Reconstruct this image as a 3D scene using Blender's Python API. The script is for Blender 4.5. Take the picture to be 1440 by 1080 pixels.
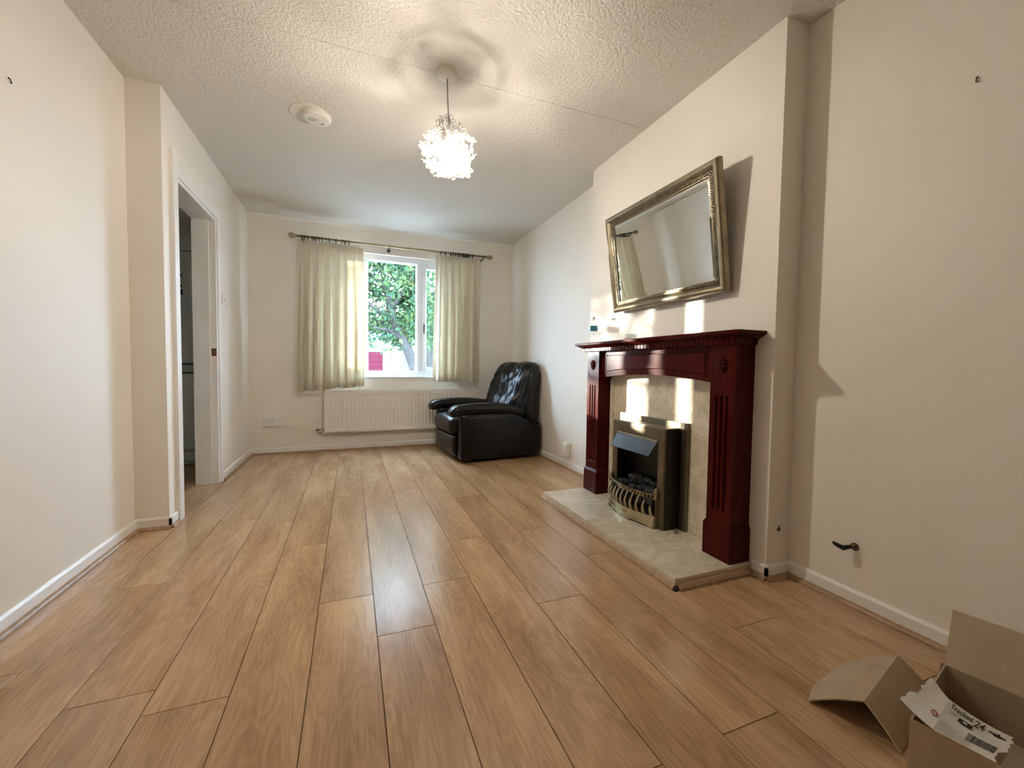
import bpy, bmesh, math, random
import numpy as np
from mathutils import Vector, Matrix, Euler, noise as mnoise

scene = bpy.context.scene
for o in list(bpy.data.objects):
    bpy.data.objects.remove(o, do_unlink=True)
COL = scene.collection
R = math.radians
random.seed(7)

# ------------------------------------------------------------------ camera
CAM_H, YAW, PITCH, ROLL, FPX = 0.9226, 0.3704, -0.0420, 0.0132, 582.72
fv = Vector((math.sin(YAW)*math.cos(PITCH), math.cos(YAW)*math.cos(PITCH), math.sin(PITCH)))
rv = Vector((math.cos(YAW), -math.sin(YAW), 0))
uv = rv.cross(fv)
r2 = rv*math.cos(ROLL) + uv*math.sin(ROLL)
u2 = r2.cross(fv)
cd = bpy.data.cameras.new('camera')
cam = bpy.data.objects.new('camera', cd)
COL.objects.link(cam)
cam.matrix_world = Matrix(((r2.x, u2.x, -fv.x, 0), (r2.y, u2.y, -fv.y, 0), (r2.z, u2.z, -fv.z, CAM_H), (0, 0, 0, 1)))
cd.sensor_width = 36.0
cd.lens = FPX*36.0/1440.0
cd.clip_start = 0.02
cd.clip_end = 300
scene.camera = cam

# ------------------------------------------------------------------ sky, sun, exposure
world = bpy.data.worlds.new('sky')
scene.world = world
world.use_nodes = True
wb = world.node_tree.nodes['Background']
wb.inputs[0].default_value = (0.58, 0.78, 1.0, 1)
wb.inputs[1].default_value = 11.0

SUN_M, SUN_EL = 1.875, R(6.0)
sdir = Vector((1, -SUN_M, 0)).normalized()*math.cos(SUN_EL) + Vector((0, 0, -math.sin(SUN_EL)))
sd = bpy.data.lights.new('sun_offscreen', 'SUN')
sd.energy = 10.0
sd.angle = R(0.6)
sd.color = (1.0, 0.93, 0.80)
sun = bpy.data.objects.new('sun_offscreen', sd)
COL.objects.link(sun)
sun.rotation_euler = sdir.to_track_quat('-Z', 'Y').to_euler()
sun.location = (-6, 18, 6)

scene.view_settings.view_transform = 'Standard'
scene.view_settings.look = 'None'
scene.view_settings.gamma = 1.0
scene.view_settings.use_curve_mapping = False
scene.view_settings.exposure = 1.6
scene.cycles.use_denoising = True
scene.cycles.max_bounces = 12
scene.cycles.diffuse_bounces = 6
scene.cycles.transparent_max_bounces = 24
scene.cycles.caustics_reflective = False
scene.cycles.caustics_refractive = False
scene.cycles.sample_clamp_indirect = 6.0
LAMP_POWER = 530.0

# ------------------------------------------------------------------ material helpers
def new_mat(name):
    m = bpy.data.materials.new(name)
    m.use_nodes = True
    nt = m.node_tree
    b = nt.nodes['Principled BSDF']
    return m, nt, b

def N(nt, t, **kw):
    n = nt.nodes.new(t)
    for k, v in kw.items():
        if k in n.inputs:
            n.inputs[k].default_value = v
        else:
            setattr(n, k, v)
    return n

def rgba(c):
    return (c[0], c[1], c[2], 1)

def mat(name, col, rough=0.5, metal=0.0, var=0.0, vscale=8.0, bump=0.0, bscale=60.0, coat=0.0, spec=0.5, detail=3.0, stretch=None):
    m, nt, b = new_mat(name)
    L = nt.links
    b.inputs['Base Color'].default_value = rgba(col)
    b.inputs['Roughness'].default_value = rough
    b.inputs['Metallic'].default_value = metal
    b.inputs['Specular IOR Level'].default_value = spec
    b.inputs['Coat Weight'].default_value = coat
    tc = N(nt, 'ShaderNodeTexCoord')
    src = tc.outputs['Object']
    if stretch:
        mp = N(nt, 'ShaderNodeMapping')
        mp.inputs['Scale'].default_value = stretch
        L.new(src, mp.inputs['Vector'])
        src = mp.outputs['Vector']
    if var > 0:
        nz = N(nt, 'ShaderNodeTexNoise', Scale=vscale, Detail=detail)
        L.new(src, nz.inputs['Vector'])
        rp = N(nt, 'ShaderNodeValToRGB')
        rp.color_ramp.elements[0].position = 0.3
        rp.color_ramp.elements[1].position = 0.7
        rp.color_ramp.elements[0].color = rgba([max(0, c*(1-var)) for c in col])
        rp.color_ramp.elements[1].color = rgba([min(1, c*(1+var)) for c in col])
        L.new(nz.outputs['Fac'], rp.inputs['Fac'])
        L.new(rp.outputs['Color'], b.inputs['Base Color'])
    if bump > 0:
        nb = N(nt, 'ShaderNodeTexNoise', Scale=bscale, Detail=detail)
        L.new(src, nb.inputs['Vector'])
        bp = N(nt, 'ShaderNodeBump', Strength=bump, Distance=0.01)
        L.new(nb.outputs['Fac'], bp.inputs['Height'])
        L.new(bp.outputs['Normal'], b.inputs['Normal'])
    return m

M = {}
M['wall'] = mat('wall_paint', (0.83, 0.79, 0.725), 0.6, var=0.02, vscale=1.5, bump=0.05, bscale=180, spec=0.25)
M['hall_wall'] = mat('hall_wall_paint', (0.80, 0.78, 0.70), 0.6, var=0.02, vscale=2, spec=0.25)
M['white'] = mat('white_gloss_paint', (0.83, 0.82, 0.80), 0.32, var=0.02, vscale=6)
M['upvc'] = mat('white_plastic_frame', (0.84, 0.87, 0.90), 0.28, var=0.01)
M['plastic'] = mat('white_plastic', (0.80, 0.78, 0.73), 0.4, var=0.02)
M['ivory'] = mat('ivory_plastic', (0.74, 0.70, 0.62), 0.45, var=0.03)
M['radiator'] = mat('radiator_enamel', (0.82, 0.79, 0.74), 0.35, var=0.02)
M['leather'] = mat('black_leather', (0.0035, 0.0035, 0.0045), 0.30, var=0.3, vscale=5, bump=0.15, bscale=45, spec=0.32, detail=5)
M['brass'] = mat('aged_brass', (0.36, 0.29, 0.17), 0.32, 1.0, var=0.2, vscale=20)
M['bronze'] = mat('bronze_metal', (0.20, 0.165, 0.115), 0.36, 0.9, var=0.12, vscale=12, bump=0.05, bscale=200)
M['bright_brass'] = mat('polished_brass', (0.50, 0.43, 0.29), 0.30, 1.0, var=0.15, vscale=25)
M['ring'] = mat('dark_ring', (0.03, 0.022, 0.015), 0.35, 0.4, var=0.2, vscale=30)
M['black'] = mat('black_metal', (0.006, 0.006, 0.006), 0.45, var=0.2, vscale=10)
M['hood'] = mat('graphite_hood', (0.045, 0.05, 0.06), 0.35, 0.4, var=0.1, vscale=9)
M['coal'] = mat('coal_lump', (0.012, 0.012, 0.013), 0.6, var=0.5, vscale=30, bump=0.5, bscale=60)
M['mahog'] = mat('mahogany', (0.056, 0.0052, 0.0044), 0.20, var=0.28, vscale=7, coat=0.0, spec=0.10, stretch=(6, 6, 0.7))
M['mirror_frame'] = mat('champagne_frame', (0.27, 0.232, 0.160), 0.36, 0.85, var=0.22, vscale=14, bump=0.12, bscale=90, stretch=(1, 1, 1))
M['mirror_rope'] = mat('dark_rope_slip', (0.36, 0.30, 0.20), 0.4, 0.8, var=0.3, vscale=60)
M['mirror_dark'] = mat('dark_slip', (0.03, 0.02, 0.012), 0.4, var=0.2)
M['card'] = mat('corrugated_card', (0.43, 0.335, 0.235), 0.85, var=0.07, vscale=14, bump=0.1, bscale=120, spec=0.1)
M['card_edge'] = mat('card_cut_edge', (0.27, 0.19, 0.12), 0.9, var=0.2, vscale=90, spec=0.1)
M['paper'] = mat('white_paper', (0.72, 0.70, 0.66), 0.6, var=0.03, vscale=10, spec=0.2)
M['ink'] = mat('black_ink', (0.012, 0.012, 0.012), 0.6, var=0.1)
M['ink_grey'] = mat('grey_ink', (0.22, 0.22, 0.22), 0.6, var=0.1)
M['ink_red'] = mat('red_ink', (0.45, 0.03, 0.03), 0.6, var=0.1)
M['scotia'] = mat('wood_beading', (0.36, 0.235, 0.135), 0.4, var=0.18, vscale=12, stretch=(3, 3, 3))
M['dirt'] = mat('dark_gap', (0.03, 0.018, 0.01), 0.9, var=0.1)
M['steel'] = mat('brushed_steel', (0.5, 0.51, 0.52), 0.35, 1.0, var=0.08, vscale=30)
M['letter'] = mat('letterbox_grey', (0.42, 0.44, 0.46), 0.35, 0.5, var=0.08, vscale=30)
M['front_door'] = mat('front_door_white', (0.78, 0.83, 0.86), 0.35, var=0.02)
M['chrome'] = mat('valve_chrome', (0.62, 0.58, 0.50), 0.25, 1.0, var=0.1, vscale=40)
M['bark'] = mat('tree_bark', (0.055, 0.050, 0.048), 0.9, var=0.4, vscale=6, bump=0.6, bscale=18, spec=0.02)
M['grass'] = mat('paved_forecourt', (0.22, 0.22, 0.22), 0.95, var=0.3, vscale=3, spec=0.02)
M['brick'] = mat('pale_brick', (0.34, 0.31, 0.28), 0.9, var=0.15, vscale=5, spec=0.02)
M['maroon'] = mat('maroon_garage_door', (0.070, 0.013, 0.022), 0.6, var=0.12, vscale=3, spec=0.02)
M['slate'] = mat('blue_grey_tiles', (0.11, 0.12, 0.17), 0.8, var=0.15, vscale=3, spec=0.02)
M['blue_door'] = mat('blue_door_paint', (0.09, 0.17, 0.29), 0.5, var=0.1, spec=0.02)
M['cap'] = mat('bottle_cap', (0.62, 0.66, 0.70), 0.4, var=0.05)
M['bottle_label'] = mat('teal_label', (0.03, 0.19, 0.27), 0.4, var=0.35, vscale=40)
M['hook'] = mat('dark_hook', (0.03, 0.02, 0.015), 0.5, 0.3, var=0.1)
M['stain'] = mat('bare_plaster_hole', (0.10, 0.075, 0.05), 0.9, var=0.4, vscale=60)

def lamp_emit(name, col, s):
    m, nt, b = new_mat(name)
    b.inputs['Base Color'].default_value = rgba((0.9, 0.9, 0.9))
    b.inputs['Emission Color'].default_value = rgba(col)
    b.inputs['Emission Strength'].default_value = s
    return m

def ceiling_mat():
    m, nt, b = new_mat('stippled_ceiling')
    L = nt.links
    b.inputs['Base Color'].default_value = rgba((0.72, 0.69, 0.637))
    b.inputs['Roughness'].default_value = 0.75
    b.inputs['Specular IOR Level'].default_value = 0.2
    tc = N(nt, 'ShaderNodeTexCoord')
    n1 = N(nt, 'ShaderNodeTexNoise', Scale=75.0, Detail=2.0, Roughness=0.5, Distortion=0.6)
    L.new(tc.outputs['Object'], n1.inputs['Vector'])
    n2 = N(nt, 'ShaderNodeTexVoronoi', Scale=42.0)
    L.new(tc.outputs['Object'], n2.inputs['Vector'])
    rp = N(nt, 'ShaderNodeValToRGB')
    rp.color_ramp.elements[0].position = 0.42
    rp.color_ramp.elements[1].position = 0.62
    L.new(n1.outputs['Fac'], rp.inputs['Fac'])
    ad = N(nt, 'ShaderNodeMath', operation='MULTIPLY_ADD')
    L.new(n2.outputs['Distance'], ad.inputs[0])
    ad.inputs[1].default_value = 0.5
    L.new(rp.outputs['Color'], ad.inputs[2])
    bp = N(nt, 'ShaderNodeBump', Strength=0.5, Distance=0.005)
    L.new(ad.outputs[0], bp.inputs['Height'])
    L.new(bp.outputs['Normal'], b.inputs['Normal'])
    return m
M['ceiling'] = ceiling_mat()

def wood_floor_mat():
    m, nt, b = new_mat('oak_laminate')
    L = nt.links
    tc = N(nt, 'ShaderNodeTexCoord')
    oi = N(nt, 'ShaderNodeObjectInfo')
    off = N(nt, 'ShaderNodeMath', operation='MULTIPLY')
    L.new(oi.outputs['Random'], off.inputs[0]); off.inputs[1].default_value = 43.0
    cmb = N(nt, 'ShaderNodeCombineXYZ')
    L.new(off.outputs[0], cmb.inputs['Y']); L.new(off.outputs[0], cmb.inputs['Z'])
    va = N(nt, 'ShaderNodeVectorMath', operation='ADD')
    L.new(tc.outputs['Object'], va.inputs[0]); L.new(cmb.outputs[0], va.inputs[1])
    # cathedral figure: warped bands along the plank
    mp = N(nt, 'ShaderNodeMapping'); mp.inputs['Scale'].default_value = (7.5, 1.25, 1.0)
    L.new(va.outputs[0], mp.inputs['Vector'])
    nz = N(nt, 'ShaderNodeTexNoise', Scale=1.3, Detail=3.0, Roughness=0.45, Distortion=0.3)
    L.new(mp.outputs[0], nz.inputs['Vector'])
    mul = N(nt, 'ShaderNodeMath', operation='MULTIPLY'); mul.inputs[1].default_value = 85.0
    L.new(nz.outputs['Fac'], mul.inputs[0])
    sn = N(nt, 'ShaderNodeMath', operation='SINE')
    L.new(mul.outputs[0], sn.inputs[0])
    # fine fibre
    mp2 = N(nt, 'ShaderNodeMapping'); mp2.inputs['Scale'].default_value = (260.0, 6.0, 1.0)
    L.new(va.outputs[0], mp2.inputs['Vector'])
    nf = N(nt, 'ShaderNodeTexNoise', Scale=1.0, Detail=3.0, Roughness=0.6)
    L.new(mp2.outputs[0], nf.inputs['Vector'])
    # broad tone
    mp3 = N(nt, 'ShaderNodeMapping'); mp3.inputs['Scale'].default_value = (9.0, 1.6, 1.0)
    L.new(va.outputs[0], mp3.inputs['Vector'])
    nb = N(nt, 'ShaderNodeTexNoise', Scale=1.0, Detail=4.0)
    L.new(mp3.outputs[0], nb.inputs['Vector'])
    a1 = N(nt, 'ShaderNodeMath', operation='MULTIPLY_ADD'); a1.inputs[1].default_value = 0.060
    L.new(sn.outputs[0], a1.inputs[0]); L.new(nb.outputs['Fac'], a1.inputs[2])
    a2 = N(nt, 'ShaderNodeMath', operation='MULTIPLY_ADD'); a2.inputs[1].default_value = 0.55
    L.new(nf.outputs['Fac'], a2.inputs[0]); L.new(a1.outputs[0], a2.inputs[2])
    rp = N(nt, 'ShaderNodeValToRGB')
    e = rp.color_ramp.elements
    e[0].position = 0.45; e[0].color = (0.300, 0.168, 0.082, 1)
    e[1].position = 1.08; e[1].color = (0.575, 0.385, 0.220, 1)
    e.new(0.78).color = (0.465, 0.292, 0.157, 1)
    L.new(a2.outputs[0], rp.inputs['Fac'])
    # slight per plank tone
    hv = N(nt, 'ShaderNodeHueSaturation')
    mr = N(nt, 'ShaderNodeMapRange'); mr.inputs['To Min'].default_value = 0.93; mr.inputs['To Max'].default_value = 1.07
    L.new(oi.outputs['Random'], mr.inputs['Value']); L.new(mr.outputs[0], hv.inputs['Value'])
    L.new(rp.outputs['Color'], hv.inputs['Color'])
    L.new(hv.outputs['Color'], b.inputs['Base Color'])
    b.inputs['Roughness'].default_value = 0.21
    b.inputs['Specular IOR Level'].default_value = 0.62
    bp = N(nt, 'ShaderNodeBump', Strength=0.06, Distance=0.004)
    L.new(a2.outputs[0], bp.inputs['Height'])
    L.new(bp.outputs['Normal'], b.inputs['Normal'])
    return m
M['plank'] = wood_floor_mat()

def marble_mat():
    m, nt, b = new_mat('cream_marble')
    L = nt.links
    tc = N(nt, 'ShaderNodeTexCoord')
    n1 = N(nt, 'ShaderNodeTexNoise', Scale=7.0, Detail=7.0, Roughness=0.6, Distortion=1.6)
    L.new(tc.outputs['Object'], n1.inputs['Vector'])
    rp = N(nt, 'ShaderNodeValToRGB')
    e = rp.color_ramp.elements
    e[0].position = 0.30; e[0].color = (0.50, 0.43, 0.32, 1)
    e[1].position = 0.66; e[1].color = (0.73, 0.66, 0.53, 1)
    e.new(0.47).color = (0.66, 0.59, 0.46, 1)
    e.new(0.50).color = (0.56, 0.49, 0.36, 1)
    e.new(0.53).color = (0.68, 0.61, 0.48, 1)
    L.new(n1.outputs['Fac'], rp.inputs['Fac'])
    L.new(rp.outputs['Color'], b.inputs['Base Color'])
    b.inputs['Roughness'].default_value = 0.22
    return m
M['marble'] = marble_mat()

def glass_mat(name, tint=(1, 1, 1), gl=0.08):
    m = bpy.data.materials.new(name); m.use_nodes = True
    nt = m.node_tree; nt.nodes.clear(); L = nt.links
    out = N(nt, 'ShaderNodeOutputMaterial')
    tr = N(nt, 'ShaderNodeBsdfTransparent', Color=rgba(tint))
    g = N(nt, 'ShaderNodeBsdfGlossy', Roughness=0.02)
    mx = N(nt, 'ShaderNodeMixShader')
    mx.inputs[0].default_value = gl
    L.new(tr.outputs[0], mx.inputs[1]); L.new(g.outputs[0], mx.inputs[2])
    L.new(mx.outputs[0], out.inputs[0])
    return m
M['glass'] = glass_mat('window_glass', (0.97, 0.99, 1.0), 0.04)
M['clear'] = glass_mat('clear_plastic', (0.93, 0.96, 0.98), 0.14)

def translucent_mat(name, col, fac, scale=0, transp=0.0, rough=0.8):
    m = bpy.data.materials.new(name); m.use_nodes = True
    nt = m.node_tree; nt.nodes.clear(); L = nt.links
    out = N(nt, 'ShaderNodeOutputMaterial')
    d = N(nt, 'ShaderNodeBsdfDiffuse', Color=rgba(col))
    t = N(nt, 'ShaderNodeBsdfTranslucent', Color=rgba(col))
    if scale:
        tc = N(nt, 'ShaderNodeTexCoord')
        nz = N(nt, 'ShaderNodeTexNoise', Scale=scale, Detail=4.0, Distortion=2.0)
        L.new(tc.outputs['Object'], nz.inputs['Vector'])
        rp = N(nt, 'ShaderNodeValToRGB')
        rp.color_ramp.elements[0].position = 0.42
        rp.color_ramp.elements[1].position = 0.58
        rp.color_ramp.elements[0].color = rgba([c*0.92 for c in col])
        rp.color_ramp.elements[1].color = rgba(col)
        L.new(nz.outputs['Fac'], rp.inputs['Fac'])
        L.new(rp.outputs['Color'], d.inputs['Color']); L.new(rp.outputs['Color'], t.inputs['Color'])
    mx = N(nt, 'ShaderNodeMixShader'); mx.inputs[0].default_value = fac
    L.new(d.outputs[0], mx.inputs[1]); L.new(t.outputs[0], mx.inputs[2])
    last = mx
    if transp > 0:
        tr = N(nt, 'ShaderNodeBsdfTransparent')
        m2 = N(nt, 'ShaderNodeMixShader'); m2.inputs[0].default_value = transp
        L.new(last.outputs[0], m2.inputs[1]); L.new(tr.outputs[0], m2.inputs[2])
        last = m2
    L.new(last.outputs[0], out.inputs[0])
    return m
M['curtain'] = translucent_mat('cream_damask', (0.84, 0.785, 0.665), 0.36, scale=34)
M['petal'] = translucent_mat('clear_petal', (0.7, 0.7, 0.7), 0.35, transp=0.95)
M['petal_rim'] = translucent_mat('petal_rim', (0.33, 0.33, 0.32), 0.35, transp=0.4)

def leaf_mat():
    m = bpy.data.materials.new('leaves'); m.use_nodes = True
    nt = m.node_tree; nt.nodes.clear(); L = nt.links
    out = N(nt, 'ShaderNodeOutputMaterial')
    tc = N(nt, 'ShaderNodeTexCoord')
    nz = N(nt, 'ShaderNodeTexNoise', Scale=3.2, Detail=6.0, Roughness=0.75)
    L.new(tc.outputs['Object'], nz.inputs['Vector'])
    rp = N(nt, 'ShaderNodeValToRGB')
    e = rp.color_ramp.elements
    e[0].position = 0.30; e[0].color = (0.022, 0.058, 0.045, 1)
    e[1].position = 0.72; e[1].color = (0.200, 0.160, 0.045, 1)
    e.new(0.45).color = (0.040, 0.092, 0.055, 1)
    e.new(0.58).color = (0.095, 0.140, 0.048, 1)
    L.new(nz.outputs['Fac'], rp.inputs['Fac'])
    d = N(nt, 'ShaderNodeBsdfDiffuse'); t = N(nt, 'ShaderNodeBsdfTranslucent')
    L.new(rp.outputs['Color'], d.inputs['Color']); L.new(rp.outputs['Color'], t.inputs['Color'])
    mx = N(nt, 'ShaderNodeMixShader'); mx.inputs[0].default_value = 0.4
    L.new(d.outputs[0], mx.inputs[1]); L.new(t.outputs[0], mx.inputs[2])
    L.new(mx.outputs[0], out.inputs[0])
    return m
M['leaf'] = leaf_mat()

def mirror_glass():
    m, nt, b = new_mat('mirror_glass')
    tc = N(nt, 'ShaderNodeTexCoord')
    nz = N(nt, 'ShaderNodeTexNoise', Scale=3.0)
    nt.links.new(tc.outputs['Object'], nz.inputs['Vector'])
    mr = N(nt, 'ShaderNodeMapRange'); mr.inputs['To Min'].default_value = 0.0; mr.inputs['To Max'].default_value = 0.02
    nt.links.new(nz.outputs['Fac'], mr.inputs['Value'])
    nt.links.new(mr.outputs[0], b.inputs['Roughness'])
    b.inputs['Base Color'].default_value = (0.86, 0.88, 0.86, 1)
    b.inputs['Metallic'].default_value = 1.0
    return m
M['mirror'] = mirror_glass()

# ------------------------------------------------------------------ mesh helpers
class MB:
    def __init__(s):
        s.v = []; s.f = []
    def add(s, vs, fs):
        o = len(s.v)
        s.v += [tuple(p) for p in vs]
        s.f += [tuple(i+o for i in f) for f in fs]
        return s
    def box(s, x0, x1, y0, y1, z0, z1):
        if x0 > x1: x0, x1 = x1, x0
        if y0 > y1: y0, y1 = y1, y0
        if z0 > z1: z0, z1 = z1, z0
        return s.add([(x0,y0,z0),(x1,y0,z0),(x1,y1,z0),(x0,y1,z0),(x0,y0,z1),(x1,y0,z1),(x1,y1,z1),(x0,y1,z1)],
                     [(0,3,2,1),(4,5,6,7),(0,1,5,4),(1,2,6,5),(2,3,7,6),(3,0,4,7)])
    def hexa(s, b, t):
        return s.add(list(b)+list(t), [(0,3,2,1),(4,5,6,7),(0,1,5,4),(1,2,6,5),(2,3,7,6),(3,0,4,7)])
    def prism(s, prof, a, b, fn):
        """closed profile [(p,q)], extruded from a to b; fn(p,q,t)->xyz"""
        n = len(prof)
        vs = [fn(p, q, a) for p, q in prof] + [fn(p, q, b) for p, q in prof]
        fs = [(i, (i+1) % n, n+(i+1) % n, n+i) for i in range(n)]
        fs += [tuple(range(n-1, -1, -1)), tuple(range(n, 2*n))]
        return s.add(vs, fs)
    def tube(s, pts, rad, n=8, closed=False, cap=True):
        pts = [Vector(p) for p in pts]
        rad = rad if isinstance(rad, (list, tuple)) else [rad]*len(pts)
        vs = []; fs = []
        m = len(pts)
        ref = None
        for i, p in enumerate(pts):
            if closed:
                t = (pts[(i+1) % m]-pts[i-1])
            else:
                t = pts[min(i+1, m-1)]-pts[max(i-1, 0)]
            if t.length < 1e-9: t = Vector((0, 0, 1))
            t.normalize()
            if ref is None:
                ref = Vector((0, 0, 1)) if abs(t.z) < 0.9 else Vector((1, 0, 0))
            a = t.cross(ref)
            if a.length < 1e-6: a = t.cross(Vector((0, 1, 0)))
            a.normalize(); bb = a.cross(t).normalized(); ref = bb
            for k in range(n):
                an = 2*math.pi*k/n
                vs.append(p+(a*math.cos(an)+bb*math.sin(an))*rad[i])
        for i in range(m if closed else m-1):
            j = (i+1) % m
            for k in range(n):
                fs.append((i*n+k, i*n+(k+1) % n, j*n+(k+1) % n, j*n+k))
        if cap and not closed:
            fs.append(tuple(range(n-1, -1, -1)))
            fs.append(tuple((m-1)*n+k for k in range(n)))
        return s.add(vs, fs)
    def lathe(s, prof, c, axis='z', n=20, sx=1, sy=1):
        """prof [(r,h)] around axis through c"""
        vs = []; fs = []
        c = Vector(c)
        for r, h in prof:
            for k in range(n):
                an = 2*math.pi*k/n
                a, b2 = r*math.cos(an)*sx, r*math.sin(an)*sy
                if axis == 'z': p = Vector((a, b2, h))
                elif axis == 'x': p = Vector((h, a, b2))
                else: p = Vector((b2, h, a))
                vs.append(c+p)
        m = len(prof)
        for i in range(m-1):
            for k in range(n):
                fs.append((i*n+k, i*n+(k+1) % n, (i+1)*n+(k+1) % n, (i+1)*n+k))
        fs.append(tuple(range(n-1, -1, -1))); fs.append(tuple((m-1)*n+k for k in range(n)))
        return s.add(vs, fs)
    def rbox(s, c, size, r, n=8, fn=None):
        """rounded box; fn(Vector)->Vector deforms the finished points"""
        hx, hy, hz = [q/2 for q in size]
        r = min(r, hx, hy, hz)
        c = Vector(c)
        grid = {}
        vs = []; fs = []
        def key(i, j, k):
            if (i, j, k) not in grid:
                p = Vector(((i/n*2-1), (j/n*2-1), (k/n*2-1)))
                # concentrate points near edges
                def w(t, h):
                    a = math.copysign(abs(t)**0.75, t)
                    return a*h
                q = Vector((w(p.x, hx), w(p.y, hy), w(p.z, hz)))
                inn = Vector((max(-hx+r, min(hx-r, q.x)), max(-hy+r, min(hy-r, q.y)), max(-hz+r, min(hz-r, q.z))))
                d = q-inn
                if d.length > 1e-9:
                    q = inn+d.normalized()*r
                q = q+c
                if fn: q = fn(q)
                grid[(i, j, k)] = len(vs)
                vs.append(q)
            return grid[(i, j, k)]
        for a in range(n):
            for b in range(n):
                for k, flip in ((0, True), (n, False)):
                    q = [key(a, b, k), key(a+1, b, k), key(a+1, b+1, k), key(a, b+1, k)]
                    fs.append(tuple(q[::-1] if flip else q))
                    q = [key(k, a, b), key(k, a+1, b), key(k, a+1, b+1), key(k, a, b+1)]
                    fs.append(tuple(q[::-1] if flip else q))
                    q = [key(a, k, b), key(a, k, b+1), key(a+1, k, b+1), key(a+1, k, b)]
                    fs.append(tuple(q[::-1] if flip else q))
        return s.add(vs, fs)
    def build(s, name, m, parent=None, smooth=False, bevel=0.0, subsurf=0, bevel_seg=2):
        me = bpy.data.meshes.new(name)
        me.from_pydata([tuple(p) for p in s.v], [], s.f)
        bm = bmesh.new(); bm.from_mesh(me)
        bmesh.ops.recalc_face_normals(bm, faces=bm.faces)
        bm.to_mesh(me); bm.free()
        me.materials.append(M[m] if isinstance(m, str) else m)
        if smooth:
            me.polygons.foreach_set('use_smooth', [True]*len(me.polygons))
        o = bpy.data.objects.new(name, me)
        COL.objects.link(o)
        if parent is not None:
            o.parent = parent
        if bevel > 0:
            b = o.modifiers.new('bevel', 'BEVEL'); b.width = bevel; b.segments = bevel_seg
            b.limit_method = 'ANGLE'; b.angle_limit = R(40)
        if subsurf:
            q = o.modifiers.new('subsurf', 'SUBSURF'); q.levels = subsurf; q.render_levels = subsurf
        return o

def tag(o, label=None, cat=None, group=None, kind=None):
    if label: o['label'] = label
    if cat: o['category'] = cat
    if group: o['group'] = group
    if kind: o['kind'] = kind
    return o

def thing(name, label, cat, loc=(0, 0, 0), rz=0.0, group=None):
    o = bpy.data.objects.new(name, None)
    COL.objects.link(o)
    o.empty_display_size = 0.05
    o.location = loc; o.rotation_euler = (0, 0, rz)
    return tag(o, label, cat, group)

def struct(o, label=None, cat=None):
    return tag(o, label, cat, kind='structure')

def box(name, m, parent, *d, bevel=0.0):
    return MB().box(*d).build(name, m, parent, bevel=bevel)

# ------------------------------------------------------------------ room shell
XL1, XL2, YL, YF, XR, XC, YC1, YC2, H = -1.099, -0.946, 2.806, 4.7935, 1.840, 1.703, 1.262, 2.751, 2.4
YB = -1.7
XH = -2.25            # far side of the hall
DY0, DY1, DZ = 2.975, 3.755, 2.005   # doorway
WX0, WX1, WZ0, WZ1 = -0.27, 1.16, 0.80, 2.13   # window hole
WT = 0.28

struct(MB().box(XL1-0.15, XL1, YB, YL+0.15, 0, H).build('wall_left_near', 'wall'), 'cream painted wall on the left before the step', 'wall')
w = MB()
w.box(-1.076, XL2, YL, DY0, 0, H).box(XL1, -1.076, YL, YL+0.15, 0, H).box(-1.076, XL2, DY1, YF, 0, H).box(-1.076, XL2, DY0, DY1, DZ, H)
struct(w.build('wall_left', 'wall'), 'cream wall with the open white doorway to the hall', 'wall')
w = MB()
w.box(XH, WX0, YF, YF+WT, 0, H).box(WX1, XR+0.15, YF, YF+WT, 0, H).box(WX0, WX1, YF, YF+WT, 0, WZ0).box(WX0, WX1, YF, YF+WT, WZ1, H)
struct(w.build('wall_far', 'wall'), 'cream end wall with the curtained window', 'wall')
struct(MB().box(XR, XR+0.15, YB, YF+WT, 0, H).build('wall_right', 'wall'), 'cream wall behind the chimney breast and armchair', 'wall')
struct(MB().box(XC, XR, YC1, YC2, 0, H).build('wall_chimney', 'wall'), 'projecting cream chimney breast behind the fireplace', 'wall')
struct(MB().box(XL1-0.15, XR+0.15, YB-0.15, YB, 0, H).build('wall_back', 'wall'), 'cream wall at the back of the room', 'wall')
struct(MB().box(XH-0.15, XR+0.15, YB-0.15, YF+WT, H, H+0.15).build('ceiling', 'ceiling'), 'stippled off white ceiling', 'ceiling')
# hall enclosure
w = MB()
w.box(XH-0.15, XH, 2.2, YF+WT, 0, H)
struct(w.build('wall_hall', 'hall_wall'), 'pale hall wall beyond the doorway', 'wall')
struct(MB().box(XH-0.15, XL1-0.15, 2.05, 2.2, 0, H).build('wall_hall_end', 'hall_wall'), 'pale end wall of the hall', 'wall')

# ceiling board joint
struct(MB().box(-1.05, XC, 2.152, 2.158, H-0.0022, H+0.001).build('trim_1', M['ceiling']), 'thin board joint running across the ceiling', 'trim')
# little cove bead between far wall and ceiling
struct(MB().prism([(0, 0), (-0.022, 0), (-0.010, -0.010), (0, -0.022)], XL2, XR, lambda p, q, t: (t, YF+p, H+q)).build('trim_2', 'white'), 'narrow cove bead above the window wall', 'trim')

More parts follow.
